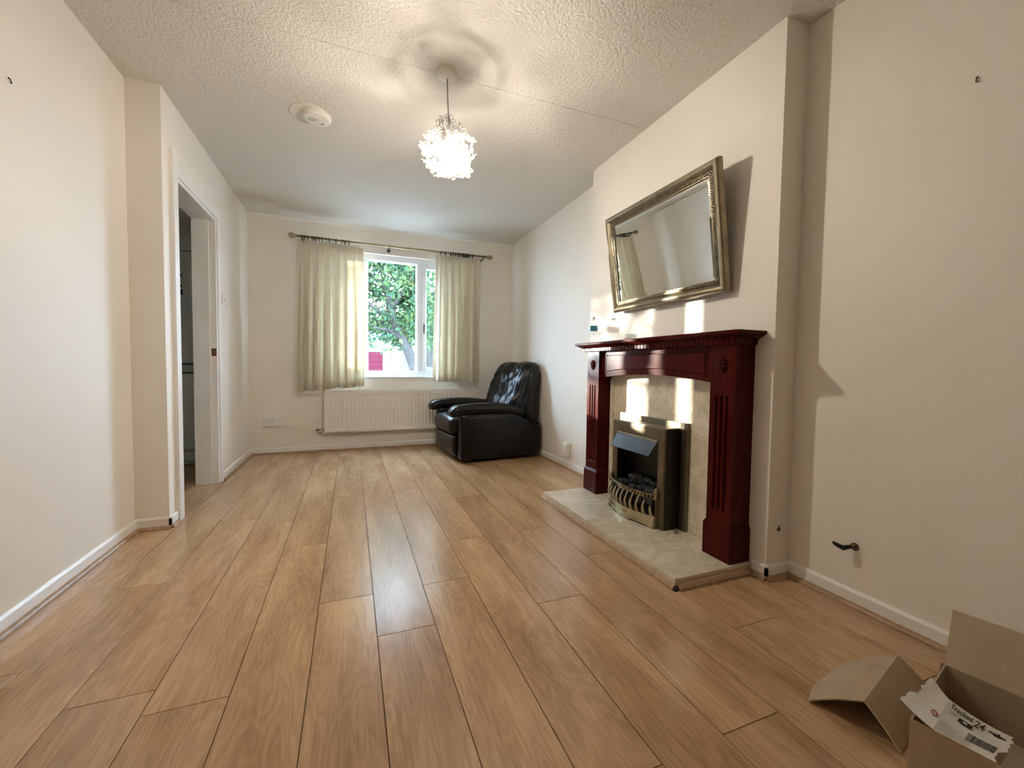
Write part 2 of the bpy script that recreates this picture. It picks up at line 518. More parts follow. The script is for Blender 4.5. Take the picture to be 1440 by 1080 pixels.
# ------------------------------------------------------------------ floor of laminate planks
PW, PL = 0.1985, 1.380
floor = struct(MB().box(XH-0.1, XR+0.1, YB-0.1, YF+WT, -0.12, -0.009).build('floor', mat('fibre_underlay', (0.20, 0.155, 0.11), 0.9, var=0.1)), 'oak laminate plank floor', 'floor')
joint = {-6: 1.628, -5: 2.100, -4: 1.411, -3: 1.315, -2: 2.305, -1: 1.718, 0: 1.438, 1: 1.722, 2: 2.115, 3: 1.431, 4: 2.124, 5: 1.726, 6: 1.05, 7: 2.05, 8: 1.40}
pm_cache = {}
def plank_mesh(wd, ln):
    k = (round(wd, 4), round(ln, 4))
    if k not in pm_cache:
        g, c = 0.0013, 0.0003
        b = [(g, g, -0.009), (wd-g, g, -0.009), (wd-g, ln-g, -0.009), (g, ln-g, -0.009)]
        s_ = [(x, y, -c) for x, y, z in b]
        t = [(g+c, g+c, 0), (wd-g-c, g+c, 0), (wd-g-c, ln-g-c, 0), (g+c, ln-g-c, 0)]
        fs = [(8, 9, 10, 11)]
        for i in range(4):
            j = (i+1) % 4
            fs += [(i, j, 4+j, 4+i), (4+i, 4+j, 8+j, 8+i)]
        me = bpy.data.meshes.new('plank')
        me.from_pydata(b+s_+t, [], fs)
        me.materials.append(M['plank'])
        pm_cache[k] = me
    return pm_cache[k]
for k in range(-12, 9):
    x0 = 0.0800+PW*k; x1 = x0+PW
    regions = []
    if k >= -6:
        a, b = max(x0, XL1), min(x1, XR)
        ylo, yhi = YB, (YF if x1 > XL2+0.02 else YL)
        regions.append((a, b, ylo, yhi))
    if k <= -6:
        a, b = max(x0, XH), min(x1, XL2-0.0) if k < -6 else x1
        if k == -6:
            regions = [(max(x0, XL1), x1, YB, YL), (x0, x1, YL, YF)]
        else:
            regions = [(a, x1, 2.2, YF)]
    base = joint.get(k, 1.2+0.47*(k % 5))
    for (a, b, ylo, yhi) in regions:
        if b-a < 0.01: continue
        y = base-PL*math.ceil((base-ylo)/PL)
        while y < yhi-0.005:
            ya, yb = max(y, ylo), min(y+PL, yhi)
            if yb-ya > 0.01:
                o = bpy.data.objects.new('plank', plank_mesh(b-a, yb-ya))
                COL.objects.link(o)
                o.parent = floor
                o.location = (a, ya, 0)
            y += PL

# ------------------------------------------------------------------ skirting boards and wood beading
SK, ST = 0.066, 0.012
skp = [(0, 0.004), (ST, 0.004), (ST, SK-0.010), (ST*0.45, SK), (0, SK)]
bead = [(0, 0), (0.016, 0), (0.015, 0.007), (0.010, 0.014), (0, 0.018)]
def run_y(x, sgn, y0, y1, name, lab, n=[3]):
    o = MB().prism(skp, y0, y1, lambda p, q, t: (x+sgn*p, t, q)).build(name, 'white'); struct(o, 'white skirting board '+lab, 'skirting board')
    o = MB().prism(bead, y0, y1, lambda p, q, t: (x+sgn*(ST+p), t, q)).build('trim_%d' % n[0], 'scotia'); struct(o, 'oak coloured floor beading '+lab, 'trim'); n[0] += 1
def run_x(y, sgn, x0, x1, name, lab, n=[20]):
    o = MB().prism(skp, x0, x1, lambda p, q, t: (t, y+sgn*p, q)).build(name, 'white'); struct(o, 'white skirting board '+lab, 'skirting board')
    o = MB().prism(bead, x0, x1, lambda p, q, t: (t, y+sgn*(ST+p), q)).build('trim_%d' % n[0], 'scotia'); struct(o, 'oak coloured floor beading '+lab, 'trim'); n[0] += 1
run_y(XL1, 1, YB, YL, 'baseboard_left_near', 'along the near left wall')
run_x(YL, -1, XL1, XL2+ST, 'baseboard_left_step', 'across the step in the left wall')
run_y(XL2, 1, YL-ST, 2.895, 'baseboard_left_stub', 'between the wall step and the doorway')
run_y(XL2, 1, 3.815, YF, 'baseboard_left', 'between the doorway and the window wall')
run_x(YF, -1, XL2, XR, 'baseboard_far', 'under the window')
run_y(XR, -1, YC2, YF, 'baseboard_right_far', 'behind the armchair')
run_y(XC, -1, YC1-ST, 1.325, 'baseboard_chimney', 'beside the hearth')
run_x(YC1, -1, XC-ST, XR, 'baseboard_chimney_side', 'on the side of the chimney breast')
run_y(XR, -1, YB, YC1, 'baseboard_right', 'along the near right wall')
run_x(YC2, 1, XC, XR, 'baseboard_chimney_far', 'on the window side of the chimney breast')

# ------------------------------------------------------------------ doorway lining and architrave
d1 = thing('door_1', None, None, (XL2, (DY0+DY1)/2, 0)); struct(d1, 'white painted door lining around the open doorway', 'doorway')
def dbox(name, m, *d, bevel=0.002, parent=d1):
    oy = (DY0+DY1)/2
    return MB().box(d[0]-XL2, d[1]-XL2, d[2]-oy, d[3]-oy, d[4], d[5]).build(name, m, parent, bevel=bevel)
jl = dbox('jamb', 'white', -1.090, XL2+0.004, DY0, DY0+0.028, 0, DZ)
jr = dbox('jamb', 'white', -1.090, XL2+0.004, DY1-0.028, DY1, 0, DZ)
dbox('head_lining', 'white', -1.090, XL2+0.004, DY0+0.028, DY1-0.028, DZ-0.028, DZ)
dbox('door_stop', 'white', -1.0895, -0.984, DY1-0.040, DY1-0.0281, 0, DZ-0.028)
dbox('door_stop', 'white', -1.0895, -0.984, DY0+0.0281, DY0+0.040, 0, DZ-0.028)
dbox('architrave', 'white', XL2-0.001, XL2+0.016, DY1-0.008, DY1+0.048, 0, DZ+0.048, bevel=0.004)
dbox('architrave', 'white', XL2-0.001, XL2+0.016, DY0-0.008, DY1-0.008, DZ-0.008, DZ+0.048, bevel=0.004)
dbox('architrave', 'white', XL2-0.001, XL2+0.021, DY0-0.072, DY0-0.0081, 0, DZ+0.118, bevel=0.003)
sp = dbox('strike_plate', mat('copper_plate', (0.26, 0.10, 0.03), 0.4, 0.8, var=0.3, vscale=60), -0.978, -0.946, DY1-0.0295, DY1-0.0275, 0.972, 1.030, bevel=0)
dbox('latch_hole', 'bronze', -0.968, -0.956, DY1-0.0300, DY1-0.0294, 0.988, 1.014, bevel=0)
dbox('threshold_strip', 'scotia', -1.085, XL2-0.02, DY0+0.03, DY0+0.05, 0.0, 0.006, bevel=0)

# ------------------------------------------------------------------ front door in the hall
fd = thing('door_2', None, None, (-1.52, YF-0.01, 0)); struct(fd, 'white front door seen through the doorway', 'door')
def fbox(name, m, x0, x1, y0, y1, z0, z1, bevel=0.002, parent=None):
    return MB().box(x0+1.52, x1+1.52, y0, y1, z0, z1).build(name, m, parent or fd, bevel=bevel)
fbox('door_leaf', 'front_door', -1.96, -1.14, -0.045, 0.0, 0.075, 1.955)
fbox('frame_post', 'front_door', -2.03, -1.965, -0.06, 0.008, 0.0, 2.145)
fbox('frame_post', 'front_door', -1.135, -1.08, -0.06, 0.008, 0.0, 2.145)
fbox('frame_head', 'front_door', -1.965, -1.135, -0.06, 0.008, 1.962, 2.075)
fbox('frame_head', 'hall_wall', -1.965, -1.135, -0.045, 0.008, 2.075, 2.10)
fbox('frame_head', 'front_door', -1.965, -1.135, -0.075, 0.008, 2.10, 2.145)
fbox('threshold', 'front_door', -1.965, -1.135, -0.075, 0.0, 0.0, 0.070)
fbox('weather_bar', 'steel', -1.96, -1.14, -0.075, -0.045, 0.075, 0.10)
lb = fbox('letterbox', 'letter', -1.70, -1.36, -0.056, -0.045, 0.815, 0.915)
fbox('letterbox_flap', 'steel', -1.68, -1.38, -0.060, -0.056, 0.838, 0.892, parent=lb)
fbox('letterbox_rail', 'black', -1.70, -1.36, -0.061, -0.056, 0.900, 0.914, bevel=0, parent=lb)
fbox('letterbox_rail', 'black', -1.70, -1.36, -0.061, -0.056, 0.816, 0.830, bevel=0, parent=lb)
for (x, z, r) in ((-1.476, 1.728, 0.013), (-1.476, 1.63, 0.011), (-1.474, 1.585, 0.014), (-1.474, 1.562, 0.016)):
    MB().lathe([(r, 0), (r, -0.008), (r*0.6, -0.012)], (x+1.52, -0.045, z), 'y', 12).build('lock_fitting', 'black', fd, smooth=False)
p = MB()
for (z0, z1) in ((0.95, 1.78), (0.20, 0.76)):
    for a, b, c, d in ((-1.395, -1.20, z0, z0+0.018), (-1.395, -1.20, z1-0.018, z1), (-1.405, -1.387, z0, z1), (-1.208, -1.19, z0, z1)):
        p.box(a+1.52, b+1.52, -0.055, -0.045, c, d)
p.build('panel_moulding', 'front_door', fd, bevel=0.003)

# rumpled mat at the front door
mt = MB(); nx, ny = 14, 8
vs = []; fs = []
for j in range(ny+1):
    for i in range(nx+1):
        x = -1.80+0.62*i/nx; y = 4.50+0.20*j/ny
        z = 0.010+0.030*abs(mnoise.noise(Vector((x*6, y*14, 1.3))))+0.012*mnoise.noise(Vector((x*15, y*20, 4)))
        vs.append((x, y, max(0.004, z)))
for j in range(ny):
    for i in range(nx):
        a = j*(nx+1)+i
        fs.append((a, a+1, a+nx+2, a+nx+1))
o = mt.add(vs, fs).build('doormat', mat('mat_fabric', (0.45, 0.47, 0.46), 0.9, var=0.5, vscale=14), smooth=True)
q = o.modifiers.new('solid', 'SOLIDIFY'); q.thickness = 0.004; q.offset = -1
tag(o, 'rumpled pale grey mat on the hall floor by the front door', 'mat')

# ------------------------------------------------------------------ window
win = thing('window_1', None, None, ((WX0+WX1)/2, YF, WZ0)); struct(win, 'white framed three light window between the curtains', 'window')
wx = (WX0+WX1)/2
def wbox(name, m, x0, x1, y0, y1, z0, z1, bevel=0.003, parent=None):
    return MB().box(x0-wx, x1-wx, y0, y1, z0-WZ0, z1-WZ0).build(name, m, parent or win, bevel=bevel)
FY0, FY1 = 0.045, 0.105
fr = MB()
for (x0, x1, z0, z1) in ((WX0, WX0+0.05, WZ0, WZ1), (WX1-0.05, WX1, WZ0, WZ1), (WX0+0.05, WX1-0.05, WZ0, WZ0+0.048), (WX0+0.05, WX1-0.05, WZ1-0.055, WZ1),
                       (0.120, 0.168, WZ0+0.048, WZ1-0.055), (0.703, 0.752, WZ0+0.048, WZ1-0.055)):
    fr.box(x0-wx, x1-wx, FY0, FY1, z0-WZ0, z1-WZ0)
fr.build('window_frame', 'upvc', win, bevel=0.004)
# beads of the centre light
b = MB()
for (x0, x1, z0, z1) in ((0.168, 0.178, WZ0+0.048, WZ1-0.055), (0.693, 0.703, WZ0+0.048, WZ1-0.055), (0.178, 0.693, WZ0+0.048, WZ0+0.058), (0.178, 0.693, WZ1-0.065, WZ1-0.055)):
    b.box(x0-wx, x1-wx, FY0+0.015, FY1-0.01, z0-WZ0, z1-WZ0)
b.build('glazing_bead', 'upvc', win)
for (a, c) in ((WX0+0.05, 0.120), (0.752, WX1-0.05)):
    s_ = MB(); z0, z1 = WZ0+0.048, WZ1-0.055; t = 0.055
    for (x0, x1, q0, q1) in ((a+0.002, a+t, z0+0.002, z1-0.002), (c-t, c-0.002, z0+0.002, z1-0.002), (a+t, c-t, z0+0.002, z0+t), (a+t, c-t, z1-t, z1-0.002)):
        s_.box(x0-wx, x1-wx, FY0-0.012, FY1-0.012, q0-WZ0, q1-WZ0)
    sash = s_.build('casement_sash', 'upvc', win, bevel=0.005)
    wbox('pane', 'glass', a+t, c-t, FY0+0.03, FY0+0.036, z0+t, z1-t, bevel=0, parent=sash)
    hx = a+0.028 if a > 0.5 else c-0.028
    hh = wbox('handle', 'steel', hx-0.008, hx+0.008, FY0-0.022, FY0-0.0125, 1.30, 1.40, bevel=0.003, parent=sash)
    MB().tube([(hx-wx, FY0-0.022, 1.385-WZ0), (hx-wx, FY0-0.05, 1.385-WZ0), (hx-wx-0.004, FY0-0.052, 1.36-WZ0), (hx-wx-0.006, FY0-0.050, 1.28-WZ0)], [0.008, 0.008, 0.009, 0.006], 8).build('handle', 'ring', sash, smooth=True)
wbox('pane', 'glass', 0.178, 0.693, FY0+0.03, FY0+0.036, WZ0+0.058, WZ1-0.065, bevel=0)
wbox('window_sill', 'upvc', WX0-0.03, WX1+0.03, -0.028, -0.0005, WZ0-0.022, WZ0-0.001, bevel=0.006)
wbox('window_sill', 'upvc', WX0+0.001, WX1-0.001, 0.0, FY0-0.001, WZ0+0.0005, WZ0+0.010, bevel=0.001)

# ------------------------------------------------------------------ curtain pole
RODY, RODZ = 4.655, 2.186
rod = thing('curtain_pole', 'thin antique brass curtain pole on brackets above the window', 'curtain pole', (0.47, RODY, RODZ))
MB().tube([(-0.97, 0, 0.004), (0, 0, -0.002), (1.00, 0, 0.004)], 0.011, 12).build('pole', 'brass', rod, smooth=True)
for s in (-1, 1):
    x = -0.97 if s < 0 else 1.00
    MB().lathe([(0.011, 0), (0.017, s*0.004), (0.012, s*0.012), (0.023, s*0.03), (0.027, s*0.045), (0.019, s*0.064), (0.004, s*0.074)], (x, 0, 0.004), 'x', 14).build('finial', 'brass', rod, smooth=True)
for x in (-0.925, -0.083, 0.965):
    bk = MB().tube([(x, YF-RODY, -0.012), (x, 0.02, -0.022), (x, 0, -0.012)], 0.006, 8).lathe([(0.020, 0), (0.020, -0.006), (0.008, -0.012)], (x, YF-RODY, -0.012), 'y', 12)
    bk.tube([(x+0.013*math.cos(t)*0, 0.0135*math.cos(t), 0.002+0.0135*math.sin(t)) for t in [i*math.pi/6 for i in range(12)]], 0.0035, 6, closed=True)
    bk.build('bracket', 'ring', rod, smooth=True)

# ------------------------------------------------------------------ curtains
def curtain(name, label, xt0, xt1, xb0, xb1, ztop, zb, pleats, yedge, ring_x, seed, hem_drop):
    """fabric hangs from xt0..xt1 at the top to xb0..xb1 at the hem"""
    rnd = random.Random(seed)
    cu = thing(name, label, 'curtain', ((xb0+xb1)/2, RODY, zb))
    ox, oy, oz = (xb0+xb1)/2, RODY, zb
    nu, nv = 150, 40
    ph = [rnd.uniform(0, 6.28) for _ in range(5)]
    vs = []; fs = []
    for j in range(nv+1):
        v = j/nv                       # 0 top, 1 hem
        for i in range(nu+1):
            u = i/nu
            g = u+0.012*math.sin(9*u+ph[0])*v
            x = (xt0+(xt1-xt0)*g)*(1-v**0.8)+(xb0+(xb1-xb0)*g)*(v**0.8)
            amp = 0.012+0.043*min(1, v*1.6)
            w_ = math.sin(2*math.pi*pleats*u+ph[1]+0.7*math.sin(5*u+ph[2]))
            w_ = math.copysign(abs(w_)**0.7, w_)
            w2 = math.sin(2*math.pi*pleats*2.3*u+ph[3])
            head = max(0, 1-v/0.07)
            y = -(amp*(0.85*w_+0.15*w2)) + head*0.004*math.sin(2*math.pi*pleats*5*u)
            x += 0.010*v*math.cos(2*math.pi*pleats*u+ph[1])
            y += yedge(u, v)
            zz = ztop(u)+(zb+hem_drop(u)-ztop(u))*v
            zz += 0.006*v*math.sin(2*math.pi*pleats*u+ph[4])
            vs.append((x-ox, y, zz-oz))
    for j in range(nv):
        for i in range(nu):
            a = j*(nu+1)+i
            fs.append((a, a+1, a+nu+2, a+nu+1))
    f = MB().add(vs, fs).build('drape', 'curtain', cu, smooth=True)
    q = f.modifiers.new('solid', 'SOLIDIFY'); q.thickness = 0.0016; q.offset = 0
    # turned hem: a second layer along the bottom
    hv = [vs[j*(nu+1)+i] for j in (nv-2, nv) for i in range(nu+1)]
    hv = [(x, y-0.003, z) for x, y, z in hv]
    hf = [(i, i+1, nu+2+i, nu+1+i) for i in range(nu)]
    MB().add(hv, hf).build('hem', 'curtain', cu, smooth=True)
    # heading tape
    hv = [vs[j*(nu+1)+i] for j in (0, 2) for i in range(nu+1)]
    hv = [(x, y+0.004, z) for x, y, z in hv]
    MB().add(hv, hf).build('heading_tape', 'curtain', cu, smooth=True)
    for x in ring_x:
        z = RODZ+0.001-oz
        tl = rnd.uniform(-0.004, 0.004)
        rg = MB().tube([(x-ox+tl*math.sin(t), 0.020*math.cos(t), z-0.007+0.020*math.sin(t)) for t in [k*math.pi/8 for k in range(16)]], 0.0042, 6, closed=True)
        rg.tube([(x-ox, 0, z-0.022), (x-ox, 0.0, z-0.034)], 0.002, 5)
        rg.build('curtain_ring', 'ring', cu, smooth=True)
    return cu
ringL = [-0.432, -0.402, -0.36, -0.342, -0.324, -0.298, -0.27, -0.205, -0.14, -0.084, -0.066, -0.05, -0.018]
ringR = [0.935, 0.985, 1.045, 1.075, 1.105, 1.135, 1.155, 1.185, 1.20, 1.215, 1.23, 1.245, 1.262, 1.30]
cl = curtain('curtain', 'cream damask curtain hanging over the end of the radiator, left of the window panes', -0.475, 0.122, -0.500, 0.124, lambda u: 2.150-0.018*max(0, (u-0.75)/0.25), 0.665, 6.5,
        lambda u, v: -0.035*max(0, (u-0.85)/0.15)*v - 0.012, ringL, 11, lambda u: 0.055*u**2+0.02*math.exp(-((u-0.55)/0.12)**2)-0.02)
cr = curtain('curtain', 'cream damask curtain hanging nearest the black armchair', 0.882, 1.40, 0.862, 1.405, lambda u: 2.152, 0.742, 6.0,
        lambda u, v: -0.005, ringR, 5, lambda u: 0.0)
# hanging cord ends below the curtains
for c_, (px, pz) in ((cl, (-0.495, 0.640)), (cr, (1.385, 0.735))):
    ox, oz = c_.location.x, c_.location.z
    pts = [(px-ox+0.010*math.sin(k*1.1), -0.01+0.008*math.cos(k*1.1), pz-oz+0.012-k*0.0085) for k in range(9)]
    MB().tube(pts, 0.0045, 6).build('pull_cord', 'ivory', c_, smooth=True)

# ------------------------------------------------------------------ radiator
RX0, RX1, RZ0, RZ1 = -0.262, 1.205, 0.208, 0.640
rad = thing('radiator', 'white fluted panel radiator under the window', 'radiator', ((RX0+RX1)/2, YF-0.001, RZ0))
rx = (RX0+RX1)/2
hw = (RX1-RX0)/2; hh = RZ1-RZ0
FYR = -0.088
prof = []
nfl = 36
vs = []; fs = []
rows = [(0.0, 0), (0.030, 0), (0.042, 1), (hh-0.042, 1), (hh-0.030, 0), (hh, 0)]
cols = []
x = -hw
cols.append((x, 0))
pitch = 2*(hw-0.03)/nfl
for k in range(nfl):
    a = -hw+0.03+k*pitch
    cols += [(a, 0), (a+pitch*0.22, 1), (a+pitch*0.62, 1), (a+pitch*0.84, 0)]
cols.append((hw, 0))
for (z, fz) in rows:
    for (x, fx) in cols:
        vs.append((x, FYR+0.0065*fz*fx, z))
nc = len(cols)
for j in range(len(rows)-1):
    for i in range(nc-1):
        a = j*nc+i
        fs.append((a, a+1, a+nc+1, a+nc))
pnl = MB().add(vs, fs)
pnl.build('front_panel', 'radiator', rad)
MB().box(-hw+0.004, hw-0.004, FYR+0.012, FYR+0.020, 0.004, hh-0.004).build('water_panel', 'radiator', rad)
MB().box(-hw-0.002, -hw+0.002, FYR-0.001, -0.02, 0.0, hh+0.012).build('side_panel', 'radiator', rad)
MB().box(hw-0.002, hw+0.002, FYR-0.001, -0.02, 0.0, hh+0.012).build('side_panel', 'radiator', rad)
gr = MB().box(-hw, hw, FYR-0.001, FYR+0.008, hh-0.001, hh+0.012).box(-hw, hw, -0.030, -0.020, hh-0.001, hh+0.012)
for k in range(46):
    x = -hw+0.02+k*(2*hw-0.04)/45
    gr.box(x-0.010, x+0.010, FYR+0.008, -0.030, hh+0.004, hh+0.012)
gr.build('top_grille', 'radiator', rad)
for x in (-hw+0.22, hw-0.22):
    MB().box(x-0.02, x+0.02, -0.02, 0.0, 0.05, hh-0.05).build('wall_bracket', 'radiator', rad)
vx = -hw-0.045
vv = MB().tube([(-hw-0.002, -0.06, 0.028), (vx, -0.06, 0.028)], 0.009, 10).tube([(vx, -0.06, 0.028), (vx, -0.06, 0.004), (vx, -0.05, -0.006), (vx, 0.0, -0.008)], [0.012, 0.011, 0.009, 0.0075], 10)
vv.build('valve', 'chrome', rad, smooth=True)
MB().lathe([(0.011, 0.0), (0.016, 0.004), (0.016, 0.034), (0.012, 0.040)], (vx, -0.06, 0.040), 'z', 14).build('valve_cap', 'plastic', rad, smooth=False)
MB().tube([(vx, -0.06, 0.028), (vx-0.034, -0.062, 0.028)], [0.006, 0.008], 8).build('valve_key', 'ring', rad, smooth=True)

# ------------------------------------------------------------------ wall sockets and switch
def plate(name, label, cat, loc, size, axis, parts=True, group=None):
    o = thing(name, label, cat, loc, group=group)
    return o
s1 = thing('telephone_socket', 'square white surface socket box, the one farther from the radiator', 'socket', (-0.790, YF, 0.283))
MB().box(-0.040, 0.038, -0.028, 0, 0, 0.087).build('socket_body', 'upvc', s1, bevel=0.004)
MB().box(-0.030, 0.028, -0.0305, -0.028, 0.008, 0.040).box(-0.030, 0.028, -0.0305, -0.028, 0.046, 0.079).build('socket_face', 'plastic', s1, bevel=0.001)
s2 = thing('telephone_socket', 'wider white surface socket box, the one nearer the radiator', 'socket', (-0.697, YF, 0.283))
MB().box(-0.048, 0.049, -0.026, 0, 0, 0.087).build('socket_body', 'upvc', s2, bevel=0.004)
MB().box(-0.038, 0.039, -0.0285, -0.026, 0.008, 0.030).box(-0.038, 0.039, -0.0285, -0.026, 0.036, 0.079).build('socket_face', 'plastic', s2, bevel=0.001)
sw = thing('light_switch', 'white light switch plate beside the doorway', 'switch', (XL2, 3.915, 1.383))
MB().box(0, 0.009, -0.043, 0.043, 0, 0.086).build('switch_plate', 'plastic', sw, bevel=0.003)
MB().box(0.009, 0.013, -0.010, 0.010, 0.030, 0.056).build('rocker', 'ivory', sw, bevel=0.001)
so = thing('plug_in_adapter', 'ivory plug in adapter low on the wall between armchair and fireplace', 'plug', (XR, 3.285, 0.10))
MB().box(-0.010, 0, -0.055, 0.075, 0.03, 0.145).build('socket_plate', 'plastic', so, bevel=0.003)
MB().rbox((-0.032, -0.006, 0.078), (0.046, 0.070, 0.135), 0.010, 5).build('adapter_body', 'ivory', so, smooth=True)

# ------------------------------------------------------------------ hearth
HX, HY0, HY1, HZ = 1.258, 1.330, 2.605, 0.045
he = thing('hearth', 'low polished cream marble hearth slab on the floor', 'hearth', ((HX+XC)/2, (HY0+HY1)/2, 0))
hox, hoy = (HX+XC)/2, (HY0+HY1)/2
MB().box(HX-hox, XC-0.001-hox, HY0-hoy, HY1-hoy, 0, HZ).build('marble_slab', 'marble', he, bevel=0.002)
hb = [(0, 0.0), (0.019, 0.0), (0.018, 0.010), (0.011, 0.019), (0, 0.024)]
MB().prism(hb, HY0-0.004, HY1+0.004, lambda p, q, t: (HX-p-hox, t-hoy, q)).build('beading', 'scotia', he)
hb2 = [(0, 0.0), (0.024, 0.0), (0.023, 0.012), (0.014, 0.024), (0, 0.030)]
MB().prism(hb2, HX+0.012, XC-0.03, lambda p, q, t: (t-hox, HY0-p-hoy, q)).build('beading', 'scotia', he)
MB().prism(hb, HX+0.004, XC-0.03, lambda p, q, t: (t-hox, HY1+p-hoy, q)).build('beading', 'scotia', he)
MB().prism([(0, 0), (0.016, 0), (0.012, 0.010), (0, 0.016)], HX-0.012, HX+0.010, lambda p, q, t: (t-hox, HY0-p-0.001-hoy, q)).build('broken_corner', 'dirt', he)

# ------------------------------------------------------------------ fireplace surround
fs_ = thing('fireplace_surround', 'dark red mahogany fireplace surround with fluted legs and mantel shelf', 'fireplace', (1.64, 1.968, HZ))
SX, SY, SZ = 1.64, 1.968, HZ
def sb(name, m, x0, x1, y0, y1, z0, z1, bevel=0.002, parent=None):
    return MB().box(x0-SX, x1-SX, y0-SY, y1-SY, z0-SZ, z1-SZ).build(name, m, parent or fs_, bevel=bevel)
LEGS = ((1.352, 1.488), (2.440, 2.584))
XW = XC-0.001
for (y0, y1) in LEGS:
    xf = 1.585
    # fluted front: cross-section with three grooves between z 0.27 and 0.80
    cy = (y0+y1)/2; wdt = y1-y0
    def sect(groove):
        pr = [(XW, y0), (xf, y0)]
        for k in (-1, 0, 1):
            c = cy+k*wdt*0.21; g = 0.0085
            pr += [(xf, c-g), (xf+groove, c-g*0.45), (xf+groove, c+g*0.45), (xf, c+g)]
        pr += [(xf, y1), (XW, y1)]
        return pr
    lg = MB()
    pr0 = sect(0.0); pr1 = sect(0.010)
    rings = [(0.18, pr0), (0.262, pr0), (0.275, pr1), (0.790, pr1), (0.803, pr0), (1.034, pr0)]
    n = len(pr0); vs = []; fs = []
    for z, pr in rings:
        vs += [(x-SX, y-SY, z-SZ) for x, y in pr]
    for j in range(len(rings)-1):
        for i in range(n):
            fs.append((j*n+i, j*n+(i+1) % n, (j+1)*n+(i+1) % n, (j+1)*n+i))
    fs.append(tuple(range(n-1, -1, -1))); fs.append(tuple((len(rings)-1)*n+i for i in range(n)))
    leg = lg.add(vs, fs).build('leg', 'mahog', fs_)
    # plinth block with sloped top
    xp = xf-0.010; e = 0.009
    pz = [(HZ, xp, e), (0.195, xp, e), (0.212, xf-0.001, 0.0005)]
    vs = []; fs = []
    for z, xx, ee in pz:
        vs += [(XW-SX, y0-ee-SY, z-SZ), (xx-SX, y0-ee-SY, z-SZ), (xx-SX, y1+ee-SY, z-SZ), (XW-SX, y1+ee-SY, z-SZ)]
    for j in range(2):
        for i in range(4):
            fs.append((j*4+i, j*4+(i+1) % 4, (j+1)*4+(i+1) % 4, (j+1)*4+i))
    fs += [(3, 2, 1, 0), (8, 9, 10, 11)]
    MB().add(vs, fs).build('plinth', 'mahog', fs_, bevel=0.002)
    # carved oval rosette
    ro = MB(); cz = 0.942
    def oval(rr, h0, h1, n=18):
        ro.lathe([(rr, -h0), (rr*0.8, -h1)], (xf-SX, cy-SY, cz-SZ), 'x', n, sx=0.024/0.035, sy=1.0)
    oval(0.036, 0.0, 0.004)
    for ring_r, num, sz in ((0.026, 12, 0.008), (0.014, 8, 0.0075), (0.0, 1, 0.009)):
        for k in range(num):
            t = 2*math.pi*k/num+ring_r*40
            ro.rbox((xf-0.006-SX-(0.004 if ring_r < 0.02 else 0), cy-SY+ring_r*0.68*math.cos(t), cz-SZ+ring_r*math.sin(t)), (sz*1.4, sz*1.5, sz*1.5), sz*0.7, 3)
    ro.build('rosette', 'mahog', leg, smooth=True)
# frieze with shallow arched underside
YA, YBB = LEGS[0][1], LEGS[1][0]
xf = 1.612
nseg = 24
vs = []; fs = []
for i in range(nseg+1):
    t = i/nseg; y = YA+(YBB-YA)*t
    zb = 0.856+0.030*(1-(2*t-1)**2)
    for x in (xf, 1.672):
        vs += [(x-SX, y-SY, zb-SZ), (x-SX, y-SY, 1.034-SZ)]
for i in range(nseg):
    a = i*4; b_ = a+4
    fs += [(a, b_, b_+1, a+1), (a+2, a+3, b_+3, b_+2), (a, a+2, b_+2, b_), (a+1, b_+1, b_+3, a+3)]
fs += [(0, 1, 3, 2), (nseg*4, nseg*4+2, nseg*4+3, nseg*4+1)]
fz = MB().add(vs, fs).build('frieze', 'mahog', fs_)
# raised field panel on the frieze, moulding line round it
def arch_strip(name, o0, o1, xa, xb, z_top, yi):
    vs = []; fs = []
    y0, y1 = YA+yi, YBB-yi
    for i in range(nseg+1):
        t = i/nseg; y = y0+(y1-y0)*t
        tt = (y-YA)/(YBB-YA)
        zb = 0.856+0.030*(1-(2*tt-1)**2)
        for x in (xa, xb):
            vs += [(x-SX, y-SY, zb+o0-SZ), (x-SX, y-SY, (zb+o1 if o1 is not None else z_top)-SZ)]
    for i in range(nseg):
        a = i*4; b_ = a+4
        fs.extend([(a, b_, b_+1, a+1), (a+2, a+3, b_+3, b_+2), (a, a+2, b_+2, b_), (a+1, b_+1, b_+3, a+3)])
    fs.extend([(0, 1, 3, 2), (nseg*4, nseg*4+2, nseg*4+3, nseg*4+1)])
    return MB().add(vs, fs)
arch_strip('field_panel', 0.034, None, xf-0.006, xf+0.002, 1.006, 0.058).build('field_panel', 'mahog', fz, bevel=0.004)
mo = arch_strip('m', 0.020, 0.027, xf-0.004, xf+0.002, 0, 0.045)
mo.box(xf-0.004-SX, xf+0.002-SX, YA+0.045-SY, YBB-0.045-SY, 1.013-SZ, 1.020-SZ)
mo.box(xf-0.004-SX, xf+0.002-SX, YA+0.045-SY, YA+0.052-SY, 0.882-SZ, 1.014-SZ).box(xf-0.004-SX, xf+0.002-SX, YBB-0.052-SY, YBB-0.045-SY, 0.882-SZ, 1.014-SZ)
mo.build('panel_moulding', 'mahog', fz)
